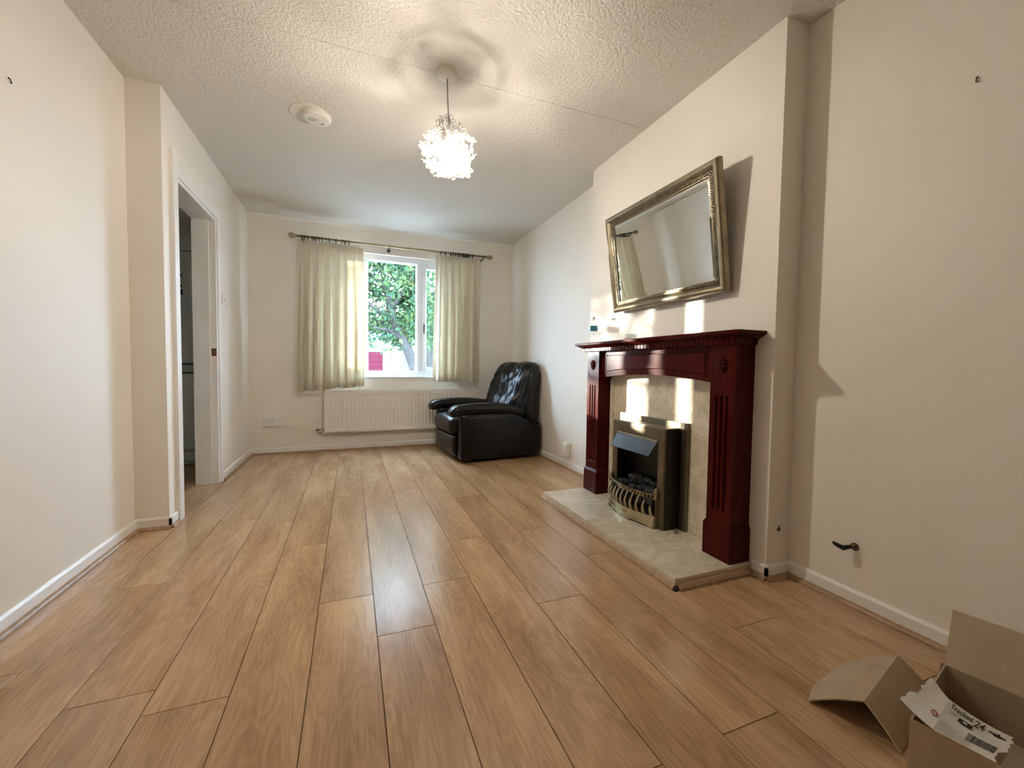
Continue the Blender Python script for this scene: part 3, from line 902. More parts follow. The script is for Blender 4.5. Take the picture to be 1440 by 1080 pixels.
# mantel shelf: stacked mouldings + dentils
MY0, MY1, MX = 1.298, 2.672, 1.530
sb('dentil_band', 'mahog', 1.572, XW, MY0+0.042, MY1-0.042, 1.034, 1.060)
dn = MB(); nd = 44
for k in range(nd):
    y = MY0+0.046+k*((MY1-MY0-0.092)/nd)
    dn.box(1.564-SX, 1.5725-SX, y-SY, y+0.0215-SY, 1.037-SZ, 1.056-SZ)
dn.build('dentil_row', 'mahog', fs_)
cv = [(0.0, 1.059), (0.004, 1.066), (0.014, 1.071), (0.020, 1.077), (0.020, 1.080), (-0.10, 1.080), (-0.10, 1.059)]
def shelf_ring(name, lv):
    vs = []; fs = []
    for z, e in lv:
        vs += [(XW-SX, MY0+e-SY, z-SZ), (MX+e-SX, MY0+e-SY, z-SZ), (MX+e-SX, MY1-e-SY, z-SZ), (XW-SX, MY1-e-SY, z-SZ)]
    for j in range(len(lv)-1):
        for i in range(4):
            fs.append((j*4+i, j*4+(i+1) % 4, (j+1)*4+(i+1) % 4, (j+1)*4+i))
    L_ = len(lv)-1
    fs.extend([(3, 2, 1, 0), (L_*4, L_*4+1, L_*4+2, L_*4+3)])
    return MB().add(vs, fs).build(name, 'mahog', fs_)
shelf_ring('shelf_moulding', [(1.058, 0.036), (1.064, 0.030), (1.069, 0.020), (1.073, 0.013), (1.0765, 0.012)])
shelf_ring('mantel_shelf', [(1.0766, 0.006), (1.080, 0.001), (1.092, 0.0), (1.095, 0.004)])
# marble back panel
o = sb('marble_back_panel', 'marble', 1.684, XC-0.0015, 1.497, 2.430, HZ+0.001, 0.97, bevel=0.001); o['label'] = 'cream marble back panel'
sb('edge_strip', 'marble', 1.676, 1.684, 2.392, 2.430, HZ+0.001, 0.846, bevel=0.001, parent=None)

# ------------------------------------------------------------------ fire
fi = thing('gas_fire', 'bronze and black coal effect fire with brass fret in the fireplace', 'fire', (1.62, 1.99, HZ))
FX, FY, FZ = 1.62, 1.99, HZ
def fb(name, m, x0, x1, y0, y1, z0, z1, bevel=0.002, parent=None):
    return MB().box(x0-FX, x1-FX, y0-FY, y1-FY, z0-FZ, z1-FZ).build(name, m, parent or fi, bevel=bevel)
def frame_yz(mb, x0, x1, oy0, oy1, oz0, oz1, iy0, iy1, iz0, iz1):
    for (a, b, c, d) in ((oy0, iy0, oz0, oz1), (iy1, oy1, oz0, oz1), (iy0, iy1, iz1, oz1), (iy0, iy1, oz0, iz0)):
        if d-c > 1e-4 and b-a > 1e-4:
            mb.box(x0-FX, x1-FX, a-FY, b-FY, c-FZ, d-FZ)
    return mb
fl = frame_yz(MB(), 1.664, 1.6838, 1.700, 2.305, HZ+0.001, 0.632, 1.745, 2.26, HZ+0.001, 0.585)
fl.build('outer_trim', 'bronze', fi, bevel=0.003)
BY0, BY1, BXF = 1.758, 2.222, 1.562
# casing: sides and top black, top plate bronze
for (y0, y1) in ((BY0, BY0+0.012), (BY1-0.012, BY1)):
    fb('side_casing', 'black', BXF+0.012, 1.682, y0, y1, HZ+0.001, 0.592, bevel=0)
fb('top_plate', 'bronze', BXF+0.004, 1.682, BY0, BY1, 0.592, 0.600)
frame_yz(MB(), BXF, BXF+0.012, BY0, BY1, HZ+0.001, 0.594, BY0+0.046, BY1-0.046, 0.10, 0.533).build('front_frame', 'bronze', fi, bevel=0.002)
fb('firebox_back', 'black', 1.672, 1.682, BY0+0.012, BY1-0.012, HZ+0.001, 0.592, bevel=0)
fb('fuel_bed', 'black', BXF+0.012, 1.672, BY0+0.012, BY1-0.012, HZ+0.001, 0.150, bevel=0)
# sloping hood
y0, y1 = BY0+0.046, BY1-0.046
MB().hexa([(1.520-FX, y0+0.030-FY, 0.438-FZ), (1.526-FX, y0+0.030-FY, 0.436-FZ), (1.526-FX, y1+0.012-FY, 0.436-FZ), (1.520-FX, y1+0.012-FY, 0.438-FZ)],
          [(1.558-FX, y0+0.004-FY, 0.520-FZ), (1.566-FX, y0+0.004-FY, 0.520-FZ), (1.566-FX, y1-0.004-FY, 0.520-FZ), (1.558-FX, y1-0.004-FY, 0.520-FZ)]).build('hood', 'hood', fi, bevel=0.002)
fb('hood_lip', 'bright_brass', 1.556, 1.566, y0+0.004, y1-0.004, 0.520, 0.530)
# coals
rnd = random.Random(3)
spots = []
for k in range(17):
    col = k % 6; row = k//6
    y = BY0+0.085+col*0.058+rnd.uniform(-0.012, 0.012)
    x = 1.545+row*0.040+rnd.uniform(-0.008, 0.008)
    z = 0.185+row*0.028+rnd.uniform(-0.008, 0.016)
    s = rnd.uniform(0.040, 0.058)
    sd_ = k*3.7
    def fn(p, sd_=sd_, c=Vector((x-FX, y-FY, z-FZ))):
        d = p-c
        return c+d*(1+0.45*mnoise.noise(p*38+Vector((sd_, 0, 0))))
    MB().rbox((x-FX, y-FY, z-FZ), (s, s*1.15, s*0.85), s*0.30, 4, fn).build('coal', 'coal', fi)
# bowed fret: parameter t in [-1,1] across
FYA, FYB = 1.800, 2.215
def bow(t, depth=0.045, base=1.548):
    return base-depth*(1-t*t)
def yb(t):
    return (FYA+FYB)/2+(FYB-FYA)/2*t
def strip(mb, z0, z1, base, th, depth=0.045, n=20, t0=-1, t1=1):
    vs = []; fs = []
    for i in range(n+1):
        t = t0+(t1-t0)*i/n
        x = bow(t, depth, base)
        for dx in (0, th):
            vs += [(x+dx-FX, yb(t)-FY, z0-FZ), (x+dx-FX, yb(t)-FY, z1-FZ)]
    for i in range(n):
        a = i*4; b_ = a+4
        fs.extend([(a, b_, b_+1, a+1), (a+2, a+3, b_+3, b_+2), (a, a+2, b_+2, b_), (a+1, b_+1, b_+3, a+3)])
    fs.extend([(0, 1, 3, 2), (n*4, n*4+2, n*4+3, n*4+1)])
    mb.add(vs, fs)
base = MB()
strip(base, 0.056, 0.066, 1.540, 0.02)
strip(base, 0.066, 0.104, 1.548, 0.008)
strip(base, 0.104, 0.113, 1.538, 0.02)
strip(base, HZ+0.001, 0.057, 1.536, 0.02, t0=-0.28, t1=0.28, n=8)
strip(base, HZ+0.001, 0.057, 1.534, 0.024, t0=-1.0, t1=-0.86, n=3)
strip(base, HZ+0.001, 0.057, 1.534, 0.024, t0=0.86, t1=1.0, n=3)
fret = base.build('fret_base', 'bright_brass', fi, bevel=0.001)
MB().rbox((bow(0)-0.003-FX, 0+yb(0)-FY, 0.084-FZ), (0.014, 0.030, 0.016), 0.006, 4).build('emblem', 'brass', fret, smooth=True)
nb_ = 10
for k in range(nb_):
    t = -0.93+1.86*k/(nb_-1)
    pts = []
    for j in range(9):
        v = j/8
        z = 0.112+(0.205-0.112)*v
        x = bow(t)-0.018*math.sin(math.pi*(1-v)**1.2)+0.004*v
        pts.append((x-FX, yb(t)-FY, z-FZ))
    MB().tube(pts, [0.0062, 0.0085, 0.0092, 0.0085, 0.0075, 0.0062, 0.005, 0.0042, 0.004], 8).build('fret_bar', 'bright_brass', fi, smooth=True)
tr = MB()
strip(tr, 0.204, 0.209, 1.549, 0.008)
strip(tr, 0.224, 0.229, 1.549, 0.006)
for k in range(19):
    t = -0.97+1.94*k/18
    tr.rbox((bow(t)+0.006-FX, yb(t)-FY, 0.2165-FZ), (0.010, 0.014, 0.016), 0.005, 3)
tr.build('top_rail', 'brass', fi, smooth=False)
for t in (-1, 1):
    MB().lathe([(0.012, 0.205), (0.014, 0.215), (0.008, 0.225), (0.013, 0.238), (0.013, 0.245), (0.006, 0.256), (0.004, 0.266)], (bow(t)+0.004-FX, yb(t)-FY, -FZ), 'z', 12).build('finial', 'brass', fi, smooth=True)
    sp_ = MB()
    xx, yy = bow(t)-FX, yb(t)-FY
    sp_.add([], [])
    sp_.box(xx, BXF-FX+0.001, yy-0.004, yy+0.004, HZ+0.001-FZ, 0.205-FZ)
    sp_.build('fret_side', 'brass', fi, bevel=0.001)
    MB().tube([(xx-0.002, yy, 0.112-FZ), (xx-0.016, yy, 0.085-FZ), (xx-0.006, yy, 0.066-FZ), (xx-0.020, yy, HZ+0.009-FZ)], [0.005, 0.007, 0.006, 0.008], 8).build('scroll_foot', 'bright_brass', fi, smooth=True)

# brass coin like fitting on the hearth beside the fire
o = MB().lathe([(0.012, 0), (0.013, 0.003), (0.009, 0.006)], (1.618, 1.712, HZ), 'z', 14).build('brass_cap', 'brass', smooth=False)
tag(o, 'small brass cap lying on the hearth beside the fire', 'cap')

# ------------------------------------------------------------------ mirror over the mantel
TILT = math.atan2(0.083, 0.615)
mi = thing('wall_mirror', 'large mirror in a champagne frame tilted forward above the mantel', 'mirror', (1.670, 1.927, 1.293))
mi.rotation_euler = (0, -TILT, 0)
MW, MHt = 0.905, 0.617
# frame profile: (distance in from outer edge, height toward room -x)
fp = [(0.0, 0.004), (0.002, 0.016), (0.008, 0.024), (0.017, 0.027), (0.027, 0.024), (0.036, 0.016), (0.041, 0.011), (0.0435, 0.008)]
def rail(prof, back, m, name, parent, smooth=True):
    k = len(prof)
    corners = [(-1, 0), (1, 0), (1, 1), (-1, 1)]
    for s in range(4):
        a, b_ = corners[s], corners[(s+1) % 4]
        vs = []; fs = []
        for c in (a, b_):
            for d, h in prof:
                vs.append((-h, c[0]*(MW/2-d), (d if c[1] == 0 else MHt-d)))
            for d in (prof[-1][0], prof[0][0]):
                vs.append((back, c[0]*(MW/2-d), (d if c[1] == 0 else MHt-d)))
        n = k+2
        for i in range(n):
            fs.append((i, (i+1) % n, n+(i+1) % n, n+i))
        fs += [tuple(range(n)), tuple(range(2*n-1, n-1, -1))]
        MB().add(vs, fs).build(name, m, parent, smooth=False)
rail(fp, 0.012, 'mirror_frame', 'frame_rail', mi)
rail([(0.0437, 0.004), (0.0437, 0.0065), (0.061, 0.0065), (0.061, 0.004)], 0.010, 'mirror_dark', 'inner_slip', mi)
rail([(0.0612, 0.004), (0.0612, 0.010), (0.0655, 0.010), (0.0655, 0.004)], 0.010, 'mirror_frame', 'inner_fillet', mi)
# rope twist beads, one strip for each side
for side in range(4):
    rp_ = MB()
    d = 0.0525; hw_ = 0.0085
    if side in (0, 2):
        n = 66; L_ = MW-2*d
        for k in range(n):
            y = -L_/2+L_*(k+0.5)/n; z = d if side == 0 else MHt-d
            rp_.hexa([(-0.006, y-0.009, z-hw_), (-0.006, y-0.001, z-hw_), (-0.006, y+0.009, z+hw_), (-0.006, y+0.001, z+hw_)],
                     [(-0.0165, y-0.005, z-hw_*0.6), (-0.0165, y-0.002, z-hw_*0.6), (-0.0165, y+0.005, z+hw_*0.6), (-0.0165, y+0.002, z+hw_*0.6)])
    else:
        n = 42; L_ = MHt-2*d
        for k in range(n):
            z = d+L_*(k+0.5)/n; y = (MW/2-d)*(1 if side == 1 else -1)
            rp_.hexa([(-0.006, y-hw_, z-0.009), (-0.006, y+hw_, z+0.001), (-0.006, y+hw_, z+0.009), (-0.006, y-hw_, z-0.001)],
                     [(-0.0165, y-hw_*0.6, z-0.005), (-0.0165, y+hw_*0.6, z+0.002), (-0.0165, y+hw_*0.6, z+0.005), (-0.0165, y-hw_*0.6, z-0.002)])
    rp_.build('rope_trim', 'mirror_rope', mi)
g = 0.0645
# bevelled glass
a = [(-0.002, -MW/2+g, g), (-0.002, MW/2-g, g), (-0.002, MW/2-g, MHt-g), (-0.002, -MW/2+g, MHt-g)]
q_ = 0.018
b_ = [(-0.0035, -MW/2+g+q_, g+q_), (-0.0035, MW/2-g-q_, g+q_), (-0.0035, MW/2-g-q_, MHt-g-q_), (-0.0035, -MW/2+g+q_, MHt-g-q_)]
MB().add(a+b_, [(4, 5, 6, 7), (0, 1, 5, 4), (1, 2, 6, 5), (2, 3, 7, 6), (3, 0, 4, 7)]).build('mirror_glass', 'mirror', mi)
MB().box(0.0, 0.010, -MW/2+0.03, MW/2-0.03, 0.03, MHt-0.03).build('backing_board', 'mirror_dark', mi)
# hanging chain and wall hook hidden behind
MB().tube([(0.012, -0.28, 0.45), (0.105, 0, 0.60), (0.012, 0.28, 0.45)], 0.003, 6).build('hanging_wire', 'brass', mi)

# ------------------------------------------------------------------ things on the mantel
bo = thing('water_bottle', 'clear plastic water bottle with teal label on the mantel shelf', 'bottle', (1.628, 2.588, 1.095))
prof = [(0.026, 0.0), (0.031, 0.004), (0.031, 0.05), (0.029, 0.055), (0.031, 0.060), (0.031, 0.130), (0.028, 0.142), (0.018, 0.160), (0.0125, 0.168), (0.0125, 0.176)]
MB().lathe(prof, (0, 0, 0), 'z', 20).build('bottle_body', 'clear', bo, smooth=True)
MB().lathe([(0.0140, 0.174), (0.0145, 0.176), (0.0145, 0.190), (0.0125, 0.192)], (0, 0, 0), 'z', 16).build('cap', 'cap', bo)
MB().lathe([(0.0315, 0.092), (0.0318, 0.094), (0.0318, 0.126), (0.0315, 0.128)], (0, 0, 0), 'z', 20).build('label', 'bottle_label', bo, smooth=True)
tb = thing('plastic_tub', 'small clear plastic tub with red print standing on the mantel', 'tub', (1.640, 2.165, 1.095))
MB().lathe([(0.030, 0), (0.033, 0.002), (0.037, 0.040), (0.039, 0.042), (0.036, 0.043), (0.031, 0.004)], (0, 0, 0), 'z', 20).build('tub_wall', 'clear', tb, smooth=True)
pr = MB()
for k, (dy, dz) in enumerate(((-0.02, 0.010), (-0.008, 0.016), (0.006, 0.011), (0.018, 0.017))):
    pr.box(-0.0375, -0.036, dy-0.004, dy+0.004, dz-0.004, dz+0.004)
pr.build('red_print', 'ink_red', tb)

# ------------------------------------------------------------------ ceiling pendant
LX, LY = 0.462, 2.124
pe = thing('pendant_light', 'lit pendant light of clear flower petals hanging from the ceiling', 'ceiling light', (LX, LY, H))
MB().lathe([(0.050, 0.0), (0.050, -0.020), (0.046, -0.030), (0.012, -0.036), (0.008, -0.040)], (-0.008, 0, 0), 'z', 28).build('ceiling_rose', 'ivory', pe, smooth=False)
MB().tube([(-0.008, 0, -0.036), (-0.006, 0, -0.12), (0.002, 0, -0.25), (0.003, 0, -0.30)], 0.0032, 8).build('cord', mat('grey_cord', (0.25, 0.24, 0.22), 0.5, var=0.1), pe, smooth=True)
MB().lathe([(0.008, -0.285), (0.019, -0.295), (0.021, -0.345), (0.019, -0.350)], (0.003, 0, 0), 'z', 18).build('lamp_holder', 'plastic', pe, smooth=False)
bulb_m = lamp_emit('bulb_glow', (1.0, 0.89, 0.75), LAMP_POWER)
MB().lathe([(0.013, -0.350), (0.015, -0.356), (0.026, -0.372), (0.0335, -0.392), (0.0335, -0.398)], (0.003, 0, 0), 'z', 24).build('bulb_base', 'plastic', pe, smooth=True)
MB().lathe([(0.0325, -0.3985), (0.0330, -0.404), (0.0315, -0.418), (0.026, -0.432), (0.015, -0.442), (0.003, -0.4455)], (0.003, 0, 0), 'z', 24).build('bulb', bulb_m, pe, smooth=True)
# wire cage the flowers are fixed to
cage = MB()
CZ, CR = -0.392, 0.098
for k in range(6):
    t = k*math.pi/3
    pts = []
    for j in range(9):
        ph = -0.5*math.pi*0.88+j/8*math.pi*0.86
        pts.append((0.003+CR*math.cos(ph)*math.cos(t), CR*math.cos(ph)*math.sin(t), CZ+CR*math.sin(ph)*0.95))
    cage.tube(pts, 0.0014, 5)
for ph in (-0.6, 0.0, 0.7, 1.12):
    cage.tube([(0.003+CR*math.cos(ph)*math.cos(t), CR*math.cos(ph)*math.sin(t), CZ+CR*math.sin(ph)*0.95) for t in [k*math.pi/10 for k in range(20)]], 0.0014, 5, closed=True)
for t in (0.4, 2.5, 4.6):
    cage.tube([(0.003+0.018*math.cos(t), 0.018*math.sin(t), -0.335), (0.003+0.04*math.cos(t), 0.04*math.sin(t), CZ+0.085)], 0.0014, 5)
cage.build('wire_cage', 'steel', pe)
def flower_mesh():
    mb = MB()
    for k in range(6):
        t = k*math.pi/3
        cx, cy = 0.0185*math.cos(t), 0.0185*math.sin(t)
        pts = []
        for j in range(10):
            a_ = j*2*math.pi/10
            lx, ly = 0.0135*math.cos(a_), 0.0088*math.sin(a_)*(1+0.25*math.cos(a_))
            pts.append((cx+lx*math.cos(t)-ly*math.sin(t), cy+lx*math.sin(t)+ly*math.cos(t), 0.004+0.010*((cx+lx*math.cos(t)-ly*math.sin(t))**2+(cy+lx*math.sin(t)+ly*math.cos(t))**2)/0.001*0.9))
        mb.tube(pts, 0.0014, 4, closed=True)
        c = Vector((0, 0, 0))
        for p_ in pts: c += Vector(p_)
        c /= 10
        mb.add([c]+pts, [(0, 1+i, 1+(i+1) % 10) for i in range(10)])
    mb.rbox((0, 0, 0.004), (0.007, 0.007, 0.006), 0.003, 2)
    return mb
fm = flower_mesh().build('flower', 'petal', pe)
fme = fm.data
fme.materials.append(M['petal_rim'])
# rims get the denser plastic
for p_ in fme.polygons:
    if len(p_.vertices) == 4:
        p_.material_index = 1
rnd = random.Random(21)
dirs = []
nfl_ = 34
for k in range(nfl_):
    zf = -0.97+1.78*k/(nfl_-1)
    az = k*2.39996
    dirs.append((zf, az))
first = True
for (zf, az) in dirs:
    rr = math.sqrt(max(0, 1-zf*zf))
    d = Vector((rr*math.cos(az), rr*math.sin(az), zf))
    rad_ = CR*1.03+rnd.uniform(-0.012, 0.022)
    pos = Vector((0.003, 0, CZ))+Vector((d.x*rad_, d.y*rad_, d.z*rad_*0.95))
    q_ = (d+Vector((rnd.uniform(-.6, .6), rnd.uniform(-.6, .6), rnd.uniform(-.6, .6)))).normalized().to_track_quat('Z', 'Y')
    o = fm if first else fm.copy()
    if not first:
        COL.objects.link(o); o.parent = pe
    first = False
    o.location = pos
    o.rotation_mode = 'QUATERNION'; o.rotation_quaternion = q_
    o.scale = (rnd.uniform(1.1, 1.3),)*3
for (dx, dy, dz, sx_, sy_, sz_) in ((-0.035, -0.02, -0.262, -0.5, -0.8, 0.2), (-0.003, -0.022, -0.252, 0.1, -1, 0.1), (0.045, -0.012, -0.275, 0.95, -0.1, 0.2), (-0.02, 0.03, -0.27, -0.3, 0.9, 0.3), (0.03, 0.03, -0.268, 0.5, 0.8, 0.2)):
    o = fm.copy(); COL.objects.link(o); o.parent = pe
    o.location = (0.003+dx, dy, dz)
    o.rotation_quaternion = Vector((sx_, sy_, sz_)).normalized().to_track_quat('Z', 'Y')
    o.scale = (0.9,)*3
    st = MB().tube([(0.003+dx, dy, dz), (0.003+dx*0.8, dy*0.8, CZ+0.085)], 0.0014, 5).build('stem_wire', 'steel', pe)

# ------------------------------------------------------------------ smoke alarm
sm = thing('smoke_alarm', 'round white smoke alarm on the ceiling near the doorway', 'smoke alarm', (-0.185, 2.775, H))
MB().lathe([(0.108, 0.0), (0.108, -0.004), (0.104, -0.007), (0.02, -0.008)], (-0.040, 0.010, 0), 'z', 36).build('base_plate', 'ivory', sm, smooth=False)
MB().lathe([(0.078, -0.007), (0.080, -0.010), (0.079, -0.022), (0.070, -0.033), (0.050, -0.037), (0.01, -0.038)], (0, 0, 0), 'z', 32).build('alarm_body', 'plastic', sm, smooth=False)
MB().lathe([(0.016, -0.037), (0.016, -0.042), (0.012, -0.044)], (0.012, -0.016, 0), 'z', 16).build('test_button', 'ivory', sm)
vn = MB()
for k in range(8):
    t = k*math.pi/4
    vn.box(-0.026+0.014*math.cos(t)-0.0035, -0.026+0.014*math.cos(t)+0.0035, 0.014*math.sin(t)-0.003-0.01, 0.014*math.sin(t)+0.003-0.01, -0.0395, -0.0375)
vn.build('sounder_slot', 'ink_grey', sm)
MB().box(0.018, 0.036, 0.022, 0.032, -0.0395, -0.0370).build('indicator_window', 'ink_grey', sm)

# ------------------------------------------------------------------ armchair
ac = thing('recliner_armchair', 'black leather recliner armchair in the corner beside the radiator', 'armchair', (0.911, 4.158, 0), R(5.2))
def crease(p, sc=7.0, am=0.010, st=(1, 1, 1), off=0.0):
    q = Vector((p.x*st[0], p.y*st[1], p.z*st[2]))*sc+Vector((off, off, off))
    n1 = mnoise.noise(q); n2 = mnoise.noise(q*2.3)
    return am*(1-2*abs(n1))+am*0.5*n2
SDX = 0.43
for s in (-1, 1):
    def side_fn(p, s=s):
        # rear edge rises and leans back with the backrest, front edge rounded
        q = p.copy()
        if q.x > 0.58 and q.z > 0.35:
            q.z -= (q.x-0.55)*0.55*(q.z-0.35)/0.12
        q.y += s*0.010*math.sin(math.pi*min(1, max(0, (q.z-0.03)/0.44)))
        return q
    MB().rbox((0.43, s*(SDX-0.065), 0.252), (0.86, 0.125, 0.445), 0.035, 12, side_fn).build('side_panel', 'leather', ac, smooth=True)
    def arm_fn(p, s=s):
        q = p.copy()
        t = (q.x+0.085)/0.78
        q.z += 0.020*math.sin(math.pi*min(1, max(0, t*1.2)))-0.035*max(0, (t-0.72)/0.28)**2
        q.z -= 0.016*max(0, (0.10-t)/0.10)**2
        q += Vector((0, 0, 1))*crease(q, 9, 0.0028, (1, 1.5, 1.5), s*3)
        return q
    MB().rbox((0.295, s*(SDX-0.072), 0.495), (0.775, 0.165, 0.105), 0.052, 16, arm_fn).build('arm_pad', 'leather', ac, smooth=True)
    MB().tube([(0.40, s*(SDX+0.0085), 0.05), (0.40, s*(SDX+0.0085), 0.43)], 0.0022, 5).build('seam', 'leather', ac)
# base box between the sides
MB().box(0.03, 0.80, -0.305, 0.305, 0.035, 0.24).build('base', 'leather', ac)
def seat_fn(p):
    q = p.copy()
    q.z += 0.022*math.cos(q.y/0.30*math.pi/2) if q.z > 0.33 else 0
    q.z += crease(q, 8, 0.005)
    return q
MB().rbox((0.27, 0, 0.335), (0.66, 0.590, 0.165), 0.055, 14, seat_fn).build('seat_cushion', 'leather', ac, smooth=True)
def foot_fn(p):
    q = p.copy(); q.x += crease(q, 7, 0.003)
    q.x += 0.03*max(0, (0.12-q.z)/0.12)
    return q
MB().rbox((-0.005, 0, 0.150), (0.07, 0.585, 0.205), 0.028, 12, foot_fn).build('footrest', 'leather', ac, smooth=True)
# back: outer shell
def shell_fn(p):
    q = p.copy()
    t = (q.z-0.10)/0.85
    q.x += 0.085*t
    q.z += -0.03*(abs(q.y)/0.37)**3*max(0, t)
    q += Vector((1, 0, 0))*crease(q, 6, 0.004)
    return q
MB().rbox((0.735, 0, 0.515), (0.17, 0.79, 0.83), 0.075, 16, shell_fn).build('back_shell', 'leather', ac, smooth=True)
# back cushion: leans back, gathered in the middle, heavy creases
def back_fn(p):
    q = p.copy()
    t = (q.z-0.36)/0.58
    q.x += 0.215*t-0.02
    front = max(0, (0.62-p.x)/0.13)
    q.x -= 0.040*math.sin(math.pi*min(1, max(0, t)))*front*1.0
    q.x += 0.035*math.exp(-(q.y/0.05)**2)*front*max(0, min(1, 1.2*t))
    q.x += 0.022*math.exp(-((t-0.55)/0.10)**2)*front
    q.z += 0.022*abs(math.sin(q.y/0.37*math.pi))*max(0, t)-0.025*math.exp(-(q.y/0.06)**2)*max(0, t)
    q.x += crease(q, 6.0, 0.024, (1, 2.0, 1.3), 5)*min(1, front+0.2)
    return q
MB().rbox((0.615, 0, 0.655), (0.21, 0.745, 0.60), 0.085, 34, back_fn).build('back_cushion', 'leather', ac, smooth=True)
for s in (-1, 1):
    MB().tube([(0.60, s*0.405, 0.505), (0.70, s*0.413, 0.46), (0.79, s*0.413, 0.36), (0.84, s*0.410, 0.20)], 0.006, 6).build('piping', 'leather', ac, smooth=True)
for (x, y) in ((0.10, -0.36), (0.10, 0.36), (0.76, -0.36), (0.76, 0.36)):
    MB().lathe([(0.022, 0.0), (0.022, 0.035)], (x, y, 0), 'z', 12).build('foot', 'black', ac)

# ------------------------------------------------------------------ cardboard box
BH = 0.13
A = Vector((1.188, 0.520, 0)); ud = Vector((0.975, 0.222, 0)).normalized(); wd = Vector((ud.y, -ud.x, 0))
LU, LW = 0.324, 0.290
cb = thing('cardboard_box', 'open brown cardboard box on the floor by the right wall', 'box', (A+ud*LU/2+wd*LW/2))
co = Vector(cb.location)
def P(u, w_, z):
    return A+ud*u+wd*w_+Vector((0, 0, z))-co
TH = 0.004
def panel(name, p00, p10, p11, p01, nrm, m='card', parent=cb, th=TH):
    b_ = [p00, p10, p11, p01]; t_ = [q+nrm*th for q in b_]
    return MB().hexa(b_, t_).build(name, m, parent)
Z = Vector((0, 0, 1))
panel('box_base', P(TH, TH, 0.001), P(LU-TH, TH, 0.001), P(LU-TH, LW-TH, 0.001), P(TH, LW-TH, 0.001), Z)
panel('box_side', P(0, 0, 0.0005), P(0, LW, 0.0005), P(0, LW, BH), P(0, 0, BH), ud)
panel('box_side', P(LU, 0, 0.0005), P(LU, LW, 0.0005), P(LU, LW, BH), P(LU, 0, BH), -ud)
panel('box_side', P(TH, 0, 0.0005), P(LU-TH, 0, 0.0005), P(LU-TH, 0, BH), P(TH, 0, BH), wd)
panel('box_side', P(TH, LW, 0.0005), P(LU-TH, LW, 0.0005), P(LU-TH, LW, BH), P(TH, LW, BH), -wd)
# back flap stands up and leans outward
fo = ud*0.095+Z*0.118+wd*0.0
panel('box_flap', P(LU, 0.001, BH), P(LU, LW, BH), P(LU, LW, BH)+fo, P(LU, 0.002, BH)+fo-wd*0.006, -ud)
# far end flap leans inward
fo2 = -wd*0.075+Z*0.045
panel('box_flap', P(0.02, LW, BH), P(LU-0.02, LW, BH), P(LU-0.03, LW, BH)+fo2, P(0.03, LW, BH)+fo2, Z*0.8+wd*0.5)
# curled edge at the back corner
MB().tube([P(LU-0.002, -0.003, 0.02), P(LU-0.004, -0.008, 0.07), P(LU-0.001, -0.004, BH)], 0.003, 6).build('torn_edge', 'card_edge', cb)
MB().add(*(lambda: ([P(0, 0.001, BH), P(0, LW, BH), P(0, LW, BH+0.0008), P(0, 0.001, BH+0.0008), P(0.004, 0.001, BH), P(0.004, LW, BH), P(0.004, LW, BH+0.0008), P(0.004, 0.001, BH+0.0008)], [(0, 1, 2, 3), (4, 7, 6, 5), (3, 2, 6, 7)]))()).build('cut_edge', 'card_edge', cb)

# bent loose piece of card, a low tent
tp = thing('bent_card_piece', 'bent loose piece of brown cardboard lying like a tent beside the box', 'cardboard')
tc0 = Vector((1.33, 0.66, 0)); tp.location = tc0
R1 = Vector((1.229, 0.629, 0.073)); R2 = Vector((1.522, 0.700, 0.073))
L_edge = [Vector((1.185, 0.736, 0.004)), Vector((1.222, 0.757, 0.003)), Vector((1.268, 0.771, 0.006)), Vector((1.318, 0.778, 0.004)), Vector((1.385, 0.790, 0.004)), Vector((1.452, 0.795, 0.004))]
R_edge = [Vector((1.232, 0.553, 0.004)), Vector((1.33, 0.576, 0.003)), Vector((1.43, 0.598, 0.003)), Vector((1.545, 0.625, 0.003))]
def sheet(name, e0, e1, bulge, m):
    n = 14; kk = 6
    def ev(e, t):
        s = t*(len(e)-1); i = min(int(s), len(e)-2); f = s-i
        return e[i]*(1-f)+e[i+1]*f
    vs = []; fs = []
    for i in range(n+1):
        t = i/n
        a_, b2 = ev(e0, t), ev(e1, t)
        for j in range(kk+1):
            v = j/kk
            p_ = a_*(1-v)+b2*v+Z*bulge*math.sin(math.pi*v)
            vs.append(p_-tc0)
    for i in range(n):
        for j in range(kk):
            a_ = i*(kk+1)+j
            fs.append((a_, a_+1, a_+kk+2, a_+kk+1))
    o = MB().add(vs, fs).build(name, m, tp)
    q = o.modifiers.new('solid', 'SOLIDIFY'); q.thickness = 0.0035; q.offset = 0
    return o
sheet('card_panel', [R1, R2], L_edge, 0.006, 'card')
sheet('card_panel', [R1, R2], R_edge, 0.004, 'card')

